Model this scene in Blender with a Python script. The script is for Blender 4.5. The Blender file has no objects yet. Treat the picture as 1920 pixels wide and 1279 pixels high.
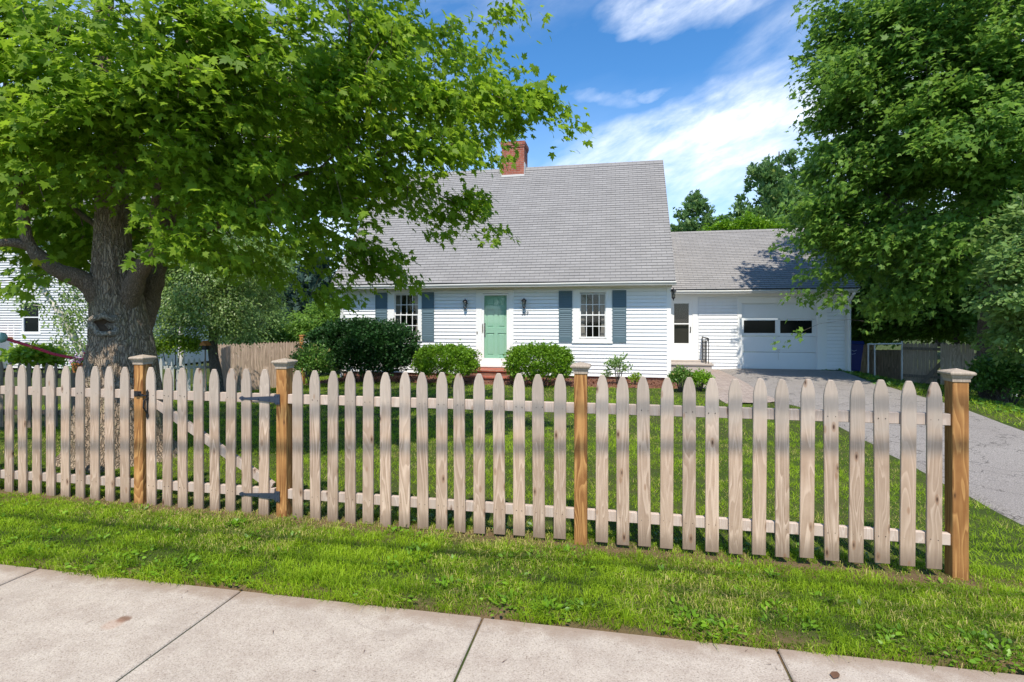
import bpy, bmesh, math, random
import numpy as np
from mathutils import Vector, Matrix, noise as mn
R = math.radians
rnd = random.Random(7)
rng = np.random.default_rng(11)
C = bpy.context.scene.collection
sc = bpy.context.scene

# ------------------------------------------------------------------ camera, sky, sun, exposure
YAW = R(10.98); CZ = 1.65
cam_d = bpy.data.cameras.new('camera'); cam = bpy.data.objects.new('camera', cam_d); C.objects.link(cam)
cam_d.sensor_width = 36; cam_d.lens = 18.75; cam_d.shift_y = -0.0206
cam_d.clip_start = 0.05; cam_d.clip_end = 3000
cam.location = (0, 0, CZ); cam.rotation_euler = (R(90), 0, YAW)
sc.camera = cam
SUN_AZ, SUN_EL = R(8), R(57)          # azimuth to the right of straight behind the camera's wall normal
sun_dir = Vector((math.sin(SUN_AZ) * math.cos(SUN_EL), -math.cos(SUN_AZ) * math.cos(SUN_EL), math.sin(SUN_EL)))
sl = bpy.data.lights.new('sun', 'SUN'); so = bpy.data.objects.new('sun', sl); C.objects.link(so)
sl.energy = 3.9; sl.angle = R(0.55); sl.color = (1.0, 0.925, 0.80)
so.rotation_euler = sun_dir.to_track_quat('Z', 'Y').to_euler()
sc.view_settings.view_transform = 'Standard'; sc.view_settings.look = 'None'
sc.view_settings.exposure = 0.56; sc.view_settings.gamma = 1
sc.cycles.max_bounces = 8; sc.cycles.transparent_max_bounces = 12
sc.cycles.diffuse_bounces = 4; sc.cycles.transmission_bounces = 4; sc.cycles.glossy_bounces = 3

def at(x, y, Z):
    """point of the place seen at photo position x, y and Z metres deep"""
    X = (x - 960) / 1000 * Z
    c, s = math.cos(YAW), math.sin(YAW)
    return Vector((X * c - Z * s, X * s + Z * c, CZ - (y - 600) / 1000 * Z))

class NT:
    def __init__(self, tree): self.t = tree; self.n = tree.nodes; self.l = tree.links
    def add(self, typ, **kw):
        n = self.n.new(typ)
        for k, v in kw.items():
            if k.startswith('i_'):
                key = k[2:]
                key = int(key) if key.isdigit() else key.replace('_', ' ')
                s = n.inputs[key]
                if isinstance(v, bpy.types.NodeSocket): self.l.new(v, s)
                else: s.default_value = v
            else: setattr(n, k, v)
        return n
    def math(self, op, a, b=0.0, c=None, clamp=False):
        n = self.n.new('ShaderNodeMath'); n.operation = op; n.use_clamp = clamp
        for i, v in enumerate((a, b) if c is None else (a, b, c)):
            if isinstance(v, bpy.types.NodeSocket): self.l.new(v, n.inputs[i])
            else: n.inputs[i].default_value = v
        return n.outputs[0]
    def mix(self, f, a, b, mode='MIX'):
        n = self.n.new('ShaderNodeMix'); n.data_type = 'RGBA'; n.blend_type = mode
        for k, v in ((0, f), (6, a), (7, b)):
            if isinstance(v, bpy.types.NodeSocket): self.l.new(v, n.inputs[k])
            else: n.inputs[k].default_value = (tuple(v) + (1,)) if isinstance(v, (tuple, list)) and len(v) == 3 else v
        return n.outputs[2]
    def ramp(self, f, stops):
        n = self.n.new('ShaderNodeValToRGB'); self.l.new(f, n.inputs[0])
        e = n.color_ramp.elements
        while len(e) < len(stops): e.new(0.5)
        for i, (p, c) in enumerate(stops):
            e[i].position = p; e[i].color = (c, c, c, 1) if isinstance(c, (int, float)) else tuple(c) + (1,)
        return n.outputs[0]
    def noise(self, vec, scale, detail=4, rough=0.55, dist=0.0):
        n = self.add('ShaderNodeTexNoise'); n.inputs['Scale'].default_value = scale
        n.inputs['Detail'].default_value = detail; n.inputs['Roughness'].default_value = rough
        n.inputs['Distortion'].default_value = dist
        if vec is not None: self.l.new(vec, n.inputs['Vector'])
        return n.outputs[0]
    def mapping(self, vec, scale=(1, 1, 1), rot=(0, 0, 0), loc=(0, 0, 0)):
        n = self.add('ShaderNodeMapping'); self.l.new(vec, n.inputs[0])
        n.inputs['Scale'].default_value = scale; n.inputs['Rotation'].default_value = rot; n.inputs['Location'].default_value = loc
        return n.outputs[0]

# sky: Nishita with wind-drawn clouds laid out by compass direction and height
w = bpy.data.worlds.new('World'); sc.world = w; w.use_nodes = True
wt = NT(w.node_tree); w.node_tree.nodes.clear()
sky = wt.add('ShaderNodeTexSky'); sky.sky_type = 'NISHITA'; sky.sun_disc = False
sky.sun_elevation = SUN_EL; sky.sun_rotation = math.pi - SUN_AZ
sky.ozone_density = 3.0; sky.air_density = 1.0; sky.dust_density = 0.3; sky.altitude = 200
tc = wt.add('ShaderNodeTexCoord'); sp = wt.add('ShaderNodeSeparateXYZ'); wt.l.new(tc.outputs['Generated'], sp.inputs[0])
az = wt.math('ARCTAN2', sp.outputs[0], sp.outputs[1])      # 0 along +Y, positive to the right
el = wt.math('ARCSINE', sp.outputs[2])
hs = wt.add('ShaderNodeHueSaturation', i_Saturation=1.28, i_Value=1.0, i_Color=sky.outputs[0])
pv = wt.add('ShaderNodeCombineXYZ'); wt.l.new(az, pv.inputs[0]); wt.l.new(el, pv.inputs[1])
streak = wt.mapping(wt.add('ShaderNodeVectorRotate', i_Vector=pv.outputs[0], i_Angle=R(-19)).outputs[0], scale=(1, 2.6, 1))
n1 = wt.noise(streak, 5.0, 8, 0.6, 0.35)
n2 = wt.noise(wt.mapping(streak, loc=(3, 1, 0)), 16.0, 6, 0.6, 0.2)
nz = wt.math('ADD', wt.math('MULTIPLY', n1, 0.72), wt.math('MULTIPLY', n2, 0.28))
def az_el(x, y):
    p = at(x, y, 1.0) - Vector((0, 0, CZ)); p.normalize()
    return math.atan2(p.x, p.y), math.asin(p.z)
def blob(x, y, wx, wy, rot, amp):
    a0, e0 = az_el(x, y); cr, sr = math.cos(rot), math.sin(rot)
    da = wt.math('SUBTRACT', az, a0); de = wt.math('SUBTRACT', el, e0)
    p = wt.math('ADD', wt.math('MULTIPLY', da, cr / wx), wt.math('MULTIPLY', de, sr / wx))
    q = wt.math('ADD', wt.math('MULTIPLY', da, -sr / wy), wt.math('MULTIPLY', de, cr / wy))
    d = wt.math('ADD', wt.math('MULTIPLY', p, p), wt.math('MULTIPLY', q, q))
    return wt.math('MULTIPLY', wt.math('SUBTRACT', 1.0, d, clamp=True), amp)
wrp = wt.add('ShaderNodeTexNoise'); wrp.inputs['Scale'].default_value = 7; wrp.inputs['Detail'].default_value = 5; wt.l.new(streak, wrp.inputs['Vector'])
ws = wt.add('ShaderNodeSeparateColor'); wt.l.new(wrp.outputs['Color'], ws.inputs[0])
az = wt.math('ADD', az, wt.math('MULTIPLY', wt.math('SUBTRACT', ws.outputs[0], .5), .16)); el = wt.math('ADD', el, wt.math('MULTIPLY', wt.math('SUBTRACT', ws.outputs[1], .5), .10))
m = None
for bl in [(1340, 262, .36, .080, .16, 1.5), (1470, 185, .26, .095, .34, 1.0), (1140, 285, .20, .035, .2, .7), (1400, 380, .30, .10, .05, .75),
           (1130, 195, .06, .014, -.15, .42), (1195, 180, .04, .011, .1, .36), (1310, -12, .20, .055, .05, 1.0), (1560, 60, .20, .10, .3, .45),
           (330, 260, .60, .32, 0, .9), (620, 480, .45, .14, 0, .9), (1950, 250, .5, .35, 0, .9), (-600, 300, .8, .3, 0, .8), (900, -600, .6, .4, 0, .7)]:
    b = blob(*bl); m = b if m is None else wt.math('MAXIMUM', m, b)
tex = wt.ramp(nz, [(.38, .05), (.50, .50), (.60, 1.0)])
cl = wt.math('MULTIPLY', wt.math('MULTIPLY', wt.ramp(m, [(0, 0), (1.0, .72)]), wt.math('ADD', tex, wt.math('MULTIPLY', m, .12))), 1.0, clamp=True)
hz = wt.math('MULTIPLY', wt.ramp(el, [(0.0, .55), (0.42, 0.0)]), 1.0)
base = wt.mix(hz, hs.outputs[0], (3.9, 5.0, 6.5))
skyc = wt.mix(cl, base, (6.5, 6.75, 7.2))
bg = wt.add('ShaderNodeBackground', i_Strength=0.15, i_Color=skyc)
wo = wt.add('ShaderNodeOutputWorld'); wt.l.new(bg.outputs[0], wo.inputs[0])

# ------------------------------------------------------------------ materials
M = {}
def mat(name):
    m = bpy.data.materials.new(name); m.use_nodes = True; m.node_tree.nodes.clear(); t = NT(m.node_tree)
    p = t.add('ShaderNodeBsdfPrincipled'); o = t.add('ShaderNodeOutputMaterial'); t.l.new(p.outputs[0], o.inputs[0])
    M[name] = m; return m, t, p, o
def bump(t, p, h, strength, dist=0.01):
    b = t.add('ShaderNodeBump', i_Strength=strength, i_Distance=dist, i_Height=h); t.l.new(b.outputs[0], p.inputs['Normal']); return b
def objv(t): return t.add('ShaderNodeTexCoord').outputs['Object']
def simple(name, col, rough=0.6, var=0.12, scale=6.0, spec=0.4, metal=0.0, bmp=0.0):
    m, t, p, o = mat(name); v = objv(t)
    n = t.noise(v, scale, 6, 0.6)
    c = t.mix(n, tuple(x * (1 - var) for x in col), tuple(min(1, x * (1 + var)) for x in col))
    t.l.new(c, p.inputs['Base Color']); p.inputs['Roughness'].default_value = rough; p.inputs['Specular IOR Level'].default_value = spec
    p.inputs['Metallic'].default_value = metal
    if bmp: bump(t, p, t.noise(v, scale * 8, 4), bmp, 0.004)
    return m
def siding(name, col):
    m, t, p, o = mat(name); v = objv(t)
    n = t.noise(t.mapping(v, scale=(.6, .6, 5)), 2.0, 5, .6); d = t.noise(t.mapping(v, scale=(3, 3, .5)), 2.2, 6, .65)
    c = t.mix(n, tuple(x * .94 for x in col), col)
    c = t.mix(t.ramp(d, [(.52, 0), (.8, .16)]), c, (.42, .41, .36))
    t.l.new(c, p.inputs['Base Color']); p.inputs['Roughness'].default_value = .55; p.inputs['Specular IOR Level'].default_value = .3
siding('white_siding', (.80, .81, .82)); siding('grey_siding', (.62, .62, .61))
simple('white_trim', (.82, .82, .80), .5, .03, 3)
simple('gutter_white', (.56, .56, .53), .5, .12, 5)
simple('garage_white', (.76, .78, .79), .5, .04, 3)
simple('green_paint', (.33, .56, .42), .42, .05, 3)
simple('shutter_blue', (.10, .155, .185), .5, .10, 4)
simple('black_metal', (.02, .02, .022), .45, .2, 9, .5, .3)
simple('hinge_metal', (.055, .07, .105), .42, .25, 20, .6, .5)
simple('glass_dark', (.006, .009, .010), .12, .3, 3, .18)
simple('curtain', (.26, .245, .23), .9, .15, 30)
simple('dark_room', (.03, .026, .022), .95, .5, 2)
simple('bin_blue', (.012, .022, .16), .4, .1, 3, .5)
simple('pipe_white', (.62, .60, .57), .5, .15, 12)
simple('red_paint', (.55, .03, .08), .5, .2, 10)
simple('pale_ball', (.30, .50, .50), .5, .1, 10)
simple('terracotta', (.45, .17, .05), .8, .15, 10)
simple('petal_pink', (.75, .08, .16), .7, .4, 30)
simple('petal_pale', (.62, .38, .55), .7, .4, 30)
simple('logo_pale', (.35, .42, .62), .6, .05, 10)
simple('copper', (.14, .07, .04), .6, .2, 10)
simple('cable_rubber', (.02, .02, .02), .8, .1, 10)
simple('flagstone', (.42, .37, .33), .9, .22, 7, .2, 0, .5)

def wood(name, ca, cb, cg, grain=1.0, top=None, knots=True):
    m, t, p, o = mat(name); v = objv(t); oi = t.add('ShaderNodeObjectInfo')
    off = t.add('ShaderNodeCombineXYZ'); t.l.new(t.math('MULTIPLY', oi.outputs['Random'], 37.0), off.inputs[0]); t.l.new(t.math('MULTIPLY', oi.outputs['Random'], 91.0), off.inputs[2])
    v2 = t.add('ShaderNodeVectorMath', operation='ADD'); t.l.new(v, v2.inputs[0]); t.l.new(off.outputs[0], v2.inputs[1]); v2 = v2.outputs[0]
    vm = t.mapping(v2, scale=(1, 1, .07))
    vo = t.add('ShaderNodeTexVoronoi'); vo.inputs['Scale'].default_value = 1.0
    t.l.new(t.mapping(v2, scale=(11, 3, 4.2)), vo.inputs['Vector'])
    kd = vo.outputs['Distance']
    g1 = t.noise(vm, 26 * grain, 5, .62, 2.2)
    wv = t.math('FRACT', t.math('MULTIPLY', t.noise(t.mapping(v2, scale=(1, 1, .10)), 9 * grain, 2, .5, .4), 14))
    wv = t.ramp(wv, [(0.0, .0), (.55, .35), (.9, 1.0), (1.0, .1)])
    f = t.math('ADD', t.math('MULTIPLY', g1, .55), t.math('MULTIPLY', wv, .40))
    c = t.mix(t.ramp(f, [(.30, 0), (.68, 1)]), ca, cb)
    c = t.mix(t.ramp(t.noise(v2, 4.5, 4, .6), [(.42, 0), (.72, .75)]), c, cg)
    c = t.mix(t.math('MULTIPLY', oi.outputs['Random'], .55), c, tuple(x * .78 for x in cg))
    if top:
        sz = t.add('ShaderNodeSeparateXYZ'); t.l.new(v, sz.inputs[0])
        tf = t.math('ADD', sz.outputs[2], t.math('MULTIPLY', t.math('SUBTRACT', t.noise(v2, 6, 4), .5), .5))
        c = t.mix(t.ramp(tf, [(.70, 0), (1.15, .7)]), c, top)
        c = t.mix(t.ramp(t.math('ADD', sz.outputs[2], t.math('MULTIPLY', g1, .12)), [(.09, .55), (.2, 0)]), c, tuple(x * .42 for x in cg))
    if knots:
        bv = t.math('ADD', t.math('MULTIPLY', t.math('FRACT', t.math('MULTIPLY', oi.outputs['Random'], 13.7)), .26), .80); cbv = t.add('ShaderNodeCombineColor', i_0=bv, i_1=bv, i_2=bv); c = t.mix(1.0, c, cbv.outputs[0], 'MULTIPLY')
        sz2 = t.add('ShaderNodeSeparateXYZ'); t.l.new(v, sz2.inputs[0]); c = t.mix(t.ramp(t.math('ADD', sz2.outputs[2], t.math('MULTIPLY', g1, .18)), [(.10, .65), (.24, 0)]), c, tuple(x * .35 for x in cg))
        c = t.mix(t.ramp(kd, [(.045, .95), (.12, .0)]), c, (.07, .03, .015))
        c = t.mix(t.math('MULTIPLY', t.ramp(kd, [(.08, .0), (.12, .5), (.17, 0)]), 1.0), c, (.26, .12, .05))
    t.l.new(c, p.inputs['Base Color']); p.inputs['Roughness'].default_value = .78; p.inputs['Specular IOR Level'].default_value = .2
    bump(t, p, f, .35, .002)
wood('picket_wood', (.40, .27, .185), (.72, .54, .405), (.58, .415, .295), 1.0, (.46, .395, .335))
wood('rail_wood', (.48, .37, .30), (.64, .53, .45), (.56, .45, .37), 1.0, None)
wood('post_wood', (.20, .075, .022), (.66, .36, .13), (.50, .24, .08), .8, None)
wood('cap_wood', (.33, .265, .205), (.47, .39, .305), (.40, .325, .255), 1.0, None, False)
wood('grey_wood', (.17, .13, .10), (.36, .285, .22), (.27, .21, .165), .7, None, False)
wood('stockade_wood', (.30, .22, .16), (.66, .50, .38), (.48, .36, .27), .5, None, False)
wood('brown_wood', (.38, .28, .20), (.68, .52, .40), (.53, .40, .30), .7, None, False)
wood('white_picket_wood', (.50, .50, .49), (.68, .68, .67), (.58, .58, .57), .7, None, False)

def shingle(name, col):
    m, t, p, o = mat(name); v = objv(t)
    br = t.add('ShaderNodeTexBrick'); br.offset = .5; br.offset_frequency = 2
    # x along the eave, course position from the height
    sx = t.add('ShaderNodeSeparateXYZ'); t.l.new(v, sx.inputs[0])
    cb = t.add('ShaderNodeCombineXYZ'); t.l.new(sx.outputs[0], cb.inputs[0]); t.l.new(t.math('SUBTRACT', sx.outputs[1], SH_Y[name]), cb.inputs[1])
    t.l.new(cb.outputs[0], br.inputs['Vector'])
    br.inputs['Scale'].default_value = 1.0; br.inputs['Brick Width'].default_value = .305
    br.inputs['Row Height'].default_value = SH_ROW[name]; br.inputs['Mortar Size'].default_value = .007; br.inputs['Mortar Smooth'].default_value = .1
    br.inputs['Color1'].default_value = (0, 0, 0, 1); br.inputs['Color2'].default_value = (1, 1, 1, 1); br.inputs['Mortar'].default_value = (.5, .5, .5, 1); br.inputs['Bias'].default_value = 0
    n = t.noise(v, 1.3, 6, .6); g = t.noise(v, 160, 2, .6)
    c = t.mix(br.outputs['Color'], tuple(x * .90 for x in col), tuple(x * 1.09 for x in col))
    c = t.mix(t.ramp(n, [(.35, 0), (.7, .5)]), c, tuple(x * .78 for x in col))
    c = t.mix(t.ramp(g, [(.3, .35), (.7, 0)]), c, tuple(x * .5 for x in col))
    c = t.mix(t.math('MULTIPLY', br.outputs['Fac'], .55), c, (.05, .05, .055))
    t.l.new(c, p.inputs['Base Color']); p.inputs['Roughness'].default_value = .95; p.inputs['Specular IOR Level'].default_value = .15
    bump(t, p, g, .4, .003)
SH_ROW = {'shingle_main': .127 * math.cos(math.atan2(4.7, 4.22)), 'shingle_garage': .127 * math.cos(math.atan2(2.44, 3.75)), 'shingle_far': .1}
SH_Y = {'shingle_main': 16.0, 'shingle_garage': 18.2, 'shingle_far': 0}
shingle('shingle_main', (.315, .303, .295)); shingle('shingle_garage', (.325, .312, .303)); shingle('shingle_far', (.2, .19, .19))

def brick(name, c1, c2, mortar, plane='XZ', sc_=1.0):
    m, t, p, o = mat(name); v = objv(t)
    sx = t.add('ShaderNodeSeparateXYZ'); t.l.new(v, sx.inputs[0]); cb = t.add('ShaderNodeCombineXYZ')
    u = t.math('ADD', sx.outputs[0], sx.outputs[1]) if plane == 'XZ' else sx.outputs[0]
    t.l.new(u, cb.inputs[0]); t.l.new(sx.outputs[2] if plane == 'XZ' else sx.outputs[1], cb.inputs[1])
    br = t.add('ShaderNodeTexBrick'); t.l.new(cb.outputs[0], br.inputs['Vector'])
    br.inputs['Scale'].default_value = sc_; br.inputs['Brick Width'].default_value = .215; br.inputs['Row Height'].default_value = .072
    br.inputs['Mortar Size'].default_value = .006; br.inputs['Mortar Smooth'].default_value = .2
    br.inputs['Color1'].default_value = c1 + (1,); br.inputs['Color2'].default_value = c2 + (1,); br.inputs['Mortar'].default_value = mortar + (1,)
    n = t.noise(v, 9, 6, .65)
    c = t.mix(t.ramp(n, [(.4, 0), (.75, .45)]), br.outputs['Color'], tuple(x * .45 for x in c1))
    t.l.new(c, p.inputs['Base Color']); p.inputs['Roughness'].default_value = .9; p.inputs['Specular IOR Level'].default_value = .2
    b = t.math('SUBTRACT', t.math('MULTIPLY', n, .3), br.outputs['Fac']); bump(t, p, b, .6, .006)
brick('brick_red', (.30, .075, .05), (.42, .14, .09), (.36, .29, .24))
brick('brick_step', (.22, .09, .06), (.33, .15, .10), (.26, .21, .18))
brick('paver', (.34, .27, .235), (.44, .36, .31), (.22, .19, .16), 'XY')

def concrete():
    m, t, p, o = mat('concrete'); v = objv(t)
    big = t.noise(v, .9, 5, .6); mid = t.noise(v, 7, 6, .65); fine = t.noise(v, 120, 3, .75); sp_ = t.noise(v, 95, 2, .5)
    c = t.mix(big, (.42, .355, .295), (.53, .465, .39))
    c = t.mix(t.ramp(mid, [(.40, .0), (.66, .65)]), c, (.35, .285, .235))
    c = t.mix(t.ramp(fine, [(.32, .75), (.48, 0)]), c, (.20, .155, .12))
    c = t.mix(t.ramp(fine, [(.56, 0), (.74, .45)]), c, (.78, .70, .60))
    c = t.mix(t.ramp(sp_, [(.26, .85), (.33, 0)]), c, (.16, .13, .11))
    # one rust-brown spill and mossy joints are marks of the slab itself
    sx = t.add('ShaderNodeSeparateXYZ'); t.l.new(v, sx.inputs[0])
    def spot(x, y, rx, ry, edge=(.3, 1.0)):
        a = t.math('DIVIDE', t.math('SUBTRACT', sx.outputs[0], x), rx); b = t.math('DIVIDE', t.math('SUBTRACT', sx.outputs[1], y), ry)
        d = t.math('ADD', t.math('MULTIPLY', a, a), t.math('MULTIPLY', b, b)); d = t.math('ADD', d, t.math('MULTIPLY', t.math('SUBTRACT', mid, .5), 2.2))
        return t.ramp(d, [(edge[0], 1.0), (edge[1], 0)])
    pz = at(232, 1160, 1.65 / .56)
    c = t.mix(t.math('MULTIPLY', spot(pz.x, pz.y, .045, .04), .8), c, (.16, .075, .04))
    c = t.mix(t.math('MULTIPLY', spot(pz.x - .015, pz.y - .05, .06, .06), .35), c, (.42, .25, .17))
    vo = t.add('ShaderNodeTexVoronoi', feature='DISTANCE_TO_EDGE'); vo.inputs['Scale'].default_value = .55; wq = t.add('ShaderNodeTexNoise'); wq.inputs['Scale'].default_value = 3.0; wq.inputs['Detail'].default_value = 6; t.l.new(v, wq.inputs['Vector'])
    wa = t.add('ShaderNodeVectorMath', operation='MULTIPLY_ADD'); t.l.new(wq.outputs['Color'], wa.inputs[0]); wa.inputs[1].default_value = (.5, .5, .5); t.l.new(v, wa.inputs[2]); t.l.new(wa.outputs[0], vo.inputs['Vector'])
    c = t.mix(t.math('MULTIPLY', t.ramp(vo.outputs['Distance'], [(.0012, 1), (.0035, 0)]), t.ramp(big, [(.42, 0), (.55, .22)])), c, (.13, .10, .08))
    c = t.mix(t.ramp(t.noise(v, 2.4, 5, .7), [(.50, 0), (.72, .4)]), c, (.30, .25, .21))
    ed = t.ramp(t.math('SUBTRACT', t.math('ADD', sx.outputs[1], t.math('MULTIPLY', mid, .22)), 2.0), [(.86, 0), (.96, .85)])
    c = t.mix(ed, c, (.30, .225, .17))
    t.l.new(c, p.inputs['Base Color']); p.inputs['Roughness'].default_value = .95; p.inputs['Specular IOR Level'].default_value = .15
    bump(t, p, t.math('ADD', fine, sp_), .5, .003)
concrete()
def asphalt():
    m, t, p, o = mat('asphalt'); v = objv(t)
    big = t.noise(v, .6, 6, .65); fine = t.noise(v, 90, 3, .7)
    c = t.mix(big, (.25, .22, .20), (.35, .32, .29))
    c = t.mix(t.ramp(fine, [(.34, .9), (.52, 0)]), c, (.08, .075, .07)); c = t.mix(t.ramp(fine, [(.55, 0), (.75, .7)]), c, (.52, .49, .47))
    vo = t.add('ShaderNodeTexVoronoi', feature='DISTANCE_TO_EDGE'); vo.inputs['Scale'].default_value = 1.1
    wv = t.add('ShaderNodeVectorMath', operation='ADD'); t.l.new(v, wv.inputs[0])
    nn = t.add('ShaderNodeTexNoise'); nn.inputs['Scale'].default_value = 2.5; nn.inputs['Detail'].default_value = 5; t.l.new(v, nn.inputs['Vector']); t.l.new(nn.outputs['Color'], wv.inputs[1])
    t.l.new(wv.outputs[0], vo.inputs['Vector'])
    cr = t.ramp(vo.outputs['Distance'], [(.004, 1.0), (.014, 0)])
    c = t.mix(t.math('MULTIPLY', cr, .6), c, (.05, .045, .04))
    t.l.new(c, p.inputs['Base Color']); p.inputs['Roughness'].default_value = .95; p.inputs['Specular IOR Level'].default_value = .2
    bump(t, p, t.math('SUBTRACT', fine, cr), .6, .006)
asphalt()
def soil():
    m, t, p, o = mat('soil'); v = objv(t)
    a = t.noise(v, 1.2, 6, .65); f = t.noise(v, 60, 4, .7)
    near = t.mix(f, (.028, .045, .010), (.075, .105, .025))
    c = t.mix(t.ramp(a, [(.45, 0), (.7, .6)]), near, (.10, .085, .04))
    sx = t.add('ShaderNodeSeparateXYZ'); t.l.new(v, sx.inputs[0])
    fy = t.math('ADD', sx.outputs[1], t.math('MULTIPLY', t.math('SUBTRACT', a, .5), .7))
    dirt = t.math('MULTIPLY', t.ramp(fy, [(.0, 1), (1, 0)]), 1)
    k = t.math('SUBTRACT', 1.0, t.math('MULTIPLY', t.math('ABSOLUTE', t.math('SUBTRACT', fy, 3.92)), 3.2), clamp=True)
    k2 = t.math('SUBTRACT', 1.0, t.math('MULTIPLY', t.math('ABSOLUTE', t.math('SUBTRACT', fy, 2.86)), 4.0), clamp=True)
    c = t.mix(t.math('MULTIPLY', t.math('MAXIMUM', k, k2), .9), c, t.mix(f, (.11, .065, .035), (.24, .15, .09)))
    t.l.new(c, p.inputs['Base Color']); p.inputs['Roughness'].default_value = 1; p.inputs['Specular IOR Level'].default_value = .1
    bump(t, p, f, .7, .02)
soil()
m_, t_, p_, o_ = mat('mulch'); v_ = objv(t_)
f_ = t_.noise(v_, 55, 5, .7); f2_ = t_.noise(v_, 5, 4, .6)
c_ = t_.mix(t_.ramp(f_, [(.3, 0), (.7, 1)]), (.06, .025, .015), (.30, .12, .065)); c_ = t_.mix(t_.ramp(f2_, [(.5, 0), (.8, .6)]), c_, (.36, .20, .12))
t_.l.new(c_, p_.inputs['Base Color']); p_.inputs['Roughness'].default_value = 1; bump(t_, p_, f_, 1.0, .03)

def bark(name, ca, cb, cc, s=1.0, lichen=None):
    m, t, p, o = mat(name); v = objv(t)
    vm = t.mapping(v, scale=(1, 1, .22)); a = t.noise(vm, 34 * s, 6, .65, .8); b = t.noise(v, 3.0 * s, 5, .6)
    nn = t.add('ShaderNodeTexNoise'); nn.inputs['Scale'].default_value = 9 * s; nn.inputs['Detail'].default_value = 4; t.l.new(v, nn.inputs['Vector'])
    w_ = t.add('ShaderNodeVectorMath', operation='MULTIPLY_ADD'); t.l.new(nn.outputs['Color'], w_.inputs[0]); w_.inputs[1].default_value = (.09, .09, .09); t.l.new(v, w_.inputs[2]); v2_ = w_.outputs[0]
    vo = t.add('ShaderNodeTexVoronoi', feature='DISTANCE_TO_EDGE'); vo.inputs['Scale'].default_value = 40 * s
    t.l.new(t.mapping(v2_, scale=(1, 1, .16)), vo.inputs['Vector'])
    cr = t.ramp(vo.outputs['Distance'], [(0.0, 1), (.18, 0)])
    c = t.mix(a, ca, cb); c = t.mix(t.ramp(b, [(.4, 0), (.68, .75)]), c, cc); c = t.mix(t.math('MULTIPLY', cr, .5), c, tuple(x * .35 for x in ca))
    if lichen: c = t.mix(t.ramp(t.noise(t.mapping(v, scale=(1, 1, .5)), 5.5, 5, .7), [(.56, 0), (.66, .55)]), c, lichen)
    t.l.new(c, p.inputs['Base Color']); p.inputs['Roughness'].default_value = .95; p.inputs['Specular IOR Level'].default_value = .15
    bump(t, p, t.math('SUBTRACT', a, cr), .9, .02 / s)
bark('bark_maple', (.20, .15, .105), (.58, .46, .34), (.38, .27, .19), 1.0, (.30, .28, .15))
bark('bark_limb', (.19, .13, .09), (.44, .33, .245), (.30, .22, .16), 1.6)
bark('bark_knot', (.30, .25, .20), (.55, .47, .39), (.42, .35, .28), 1.3)
bark('bark_grey', (.11, .095, .08), (.26, .23, .20), (.18, .15, .13), 1.0)
m_, t_, p_, o_ = mat('bark_birch'); v_ = objv(t_)
f_ = t_.noise(t_.mapping(v_, scale=(1, 1, 4.5)), 7, 4, .6); g_ = t_.noise(v_, 2.2, 4, .6)
c_ = t_.mix(t_.ramp(f_, [(.60, 0), (.68, 1)]), (.62, .58, .53), (.07, .06, .05)); c_ = t_.mix(t_.ramp(g_, [(.5, 0), (.75, .6)]), c_, (.25, .2, .17))
t_.l.new(c_, p_.inputs['Base Color']); p_.inputs['Roughness'].default_value = .8
simple('hollow', (.085, .055, .035), 1, .5, 30)

def leafmat(name, dark, light, odd, trans=.35, rough=.42, odd_at=.93, spec=.35):
    m, t, p, o = mat(name)
    at_ = t.add('ShaderNodeAttribute', attribute_name='tint'); sx = t.add('ShaderNodeSeparateColor'); t.l.new(at_.outputs['Color'], sx.inputs[0])
    c = t.mix(sx.outputs[0], dark, light)
    c = t.mix(t.ramp(sx.outputs[1], [(odd_at - .03, 0), (odd_at + .03, .85)]), c, odd)
    t.l.new(c, p.inputs['Base Color']); p.inputs['Roughness'].default_value = rough; p.inputs['Specular IOR Level'].default_value = spec
    tr = t.add('ShaderNodeBsdfTranslucent'); t.l.new(t.mix(.5, c, tuple(min(1, x * 2.1) for x in light)), tr.inputs[0])
    mx = t.add('ShaderNodeMixShader', i_0=trans); t.l.new(p.outputs[0], mx.inputs[1]); t.l.new(tr.outputs[0], mx.inputs[2]); t.l.new(mx.outputs[0], o.inputs[0])
leafmat('leaf_maple', (.085, .17, .014), (.27, .40, .028), (.58, .45, .03), .50, .52, .955, .22)
leafmat('leaf_dense', (.065, .15, .028), (.21, .35, .05), (.36, .40, .06), .42, .5, .97, .25)
leafmat('leaf_pale', (.10, .19, .05), (.24, .36, .10), (.4, .42, .15), .35, .45, .95)
leafmat('leaf_birch', (.10, .18, .05), (.27, .38, .10), (.42, .42, .25), .35, .4, .93, .5)
leafmat('leaf_lime', (.12, .23, .012), (.30, .42, .03), (.45, .42, .05), .3, .45, .95)
leafmat('leaf_yew', (.012, .045, .010), (.035, .105, .018), (.10, .18, .02), .12, .45, .96)
leafmat('leaf_boxwood', (.085, .19, .010), (.20, .36, .018), (.34, .40, .03), .25, .42, .94)
leafmat('leaf_rose', (.045, .12, .02), (.15, .28, .04), (.50, .40, .15), .25, .4, .88)
leafmat('needle_pine', (.06, .14, .04), (.16, .28, .07), (.24, .30, .05), .25, .5, .93)
leafmat('needle_spruce', (.018, .045, .032), (.055, .105, .075), (.08, .1, .05), .1, .6, .97)
leafmat('blade_grass', (.11, .20, .010), (.31, .45, .022), (.60, .49, .19), .38, .5, .78, .2)
leafmat('leaf_ivy', (.04, .11, .02), (.13, .26, .035), (.22, .28, .04), .2, .4, .95)
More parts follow.
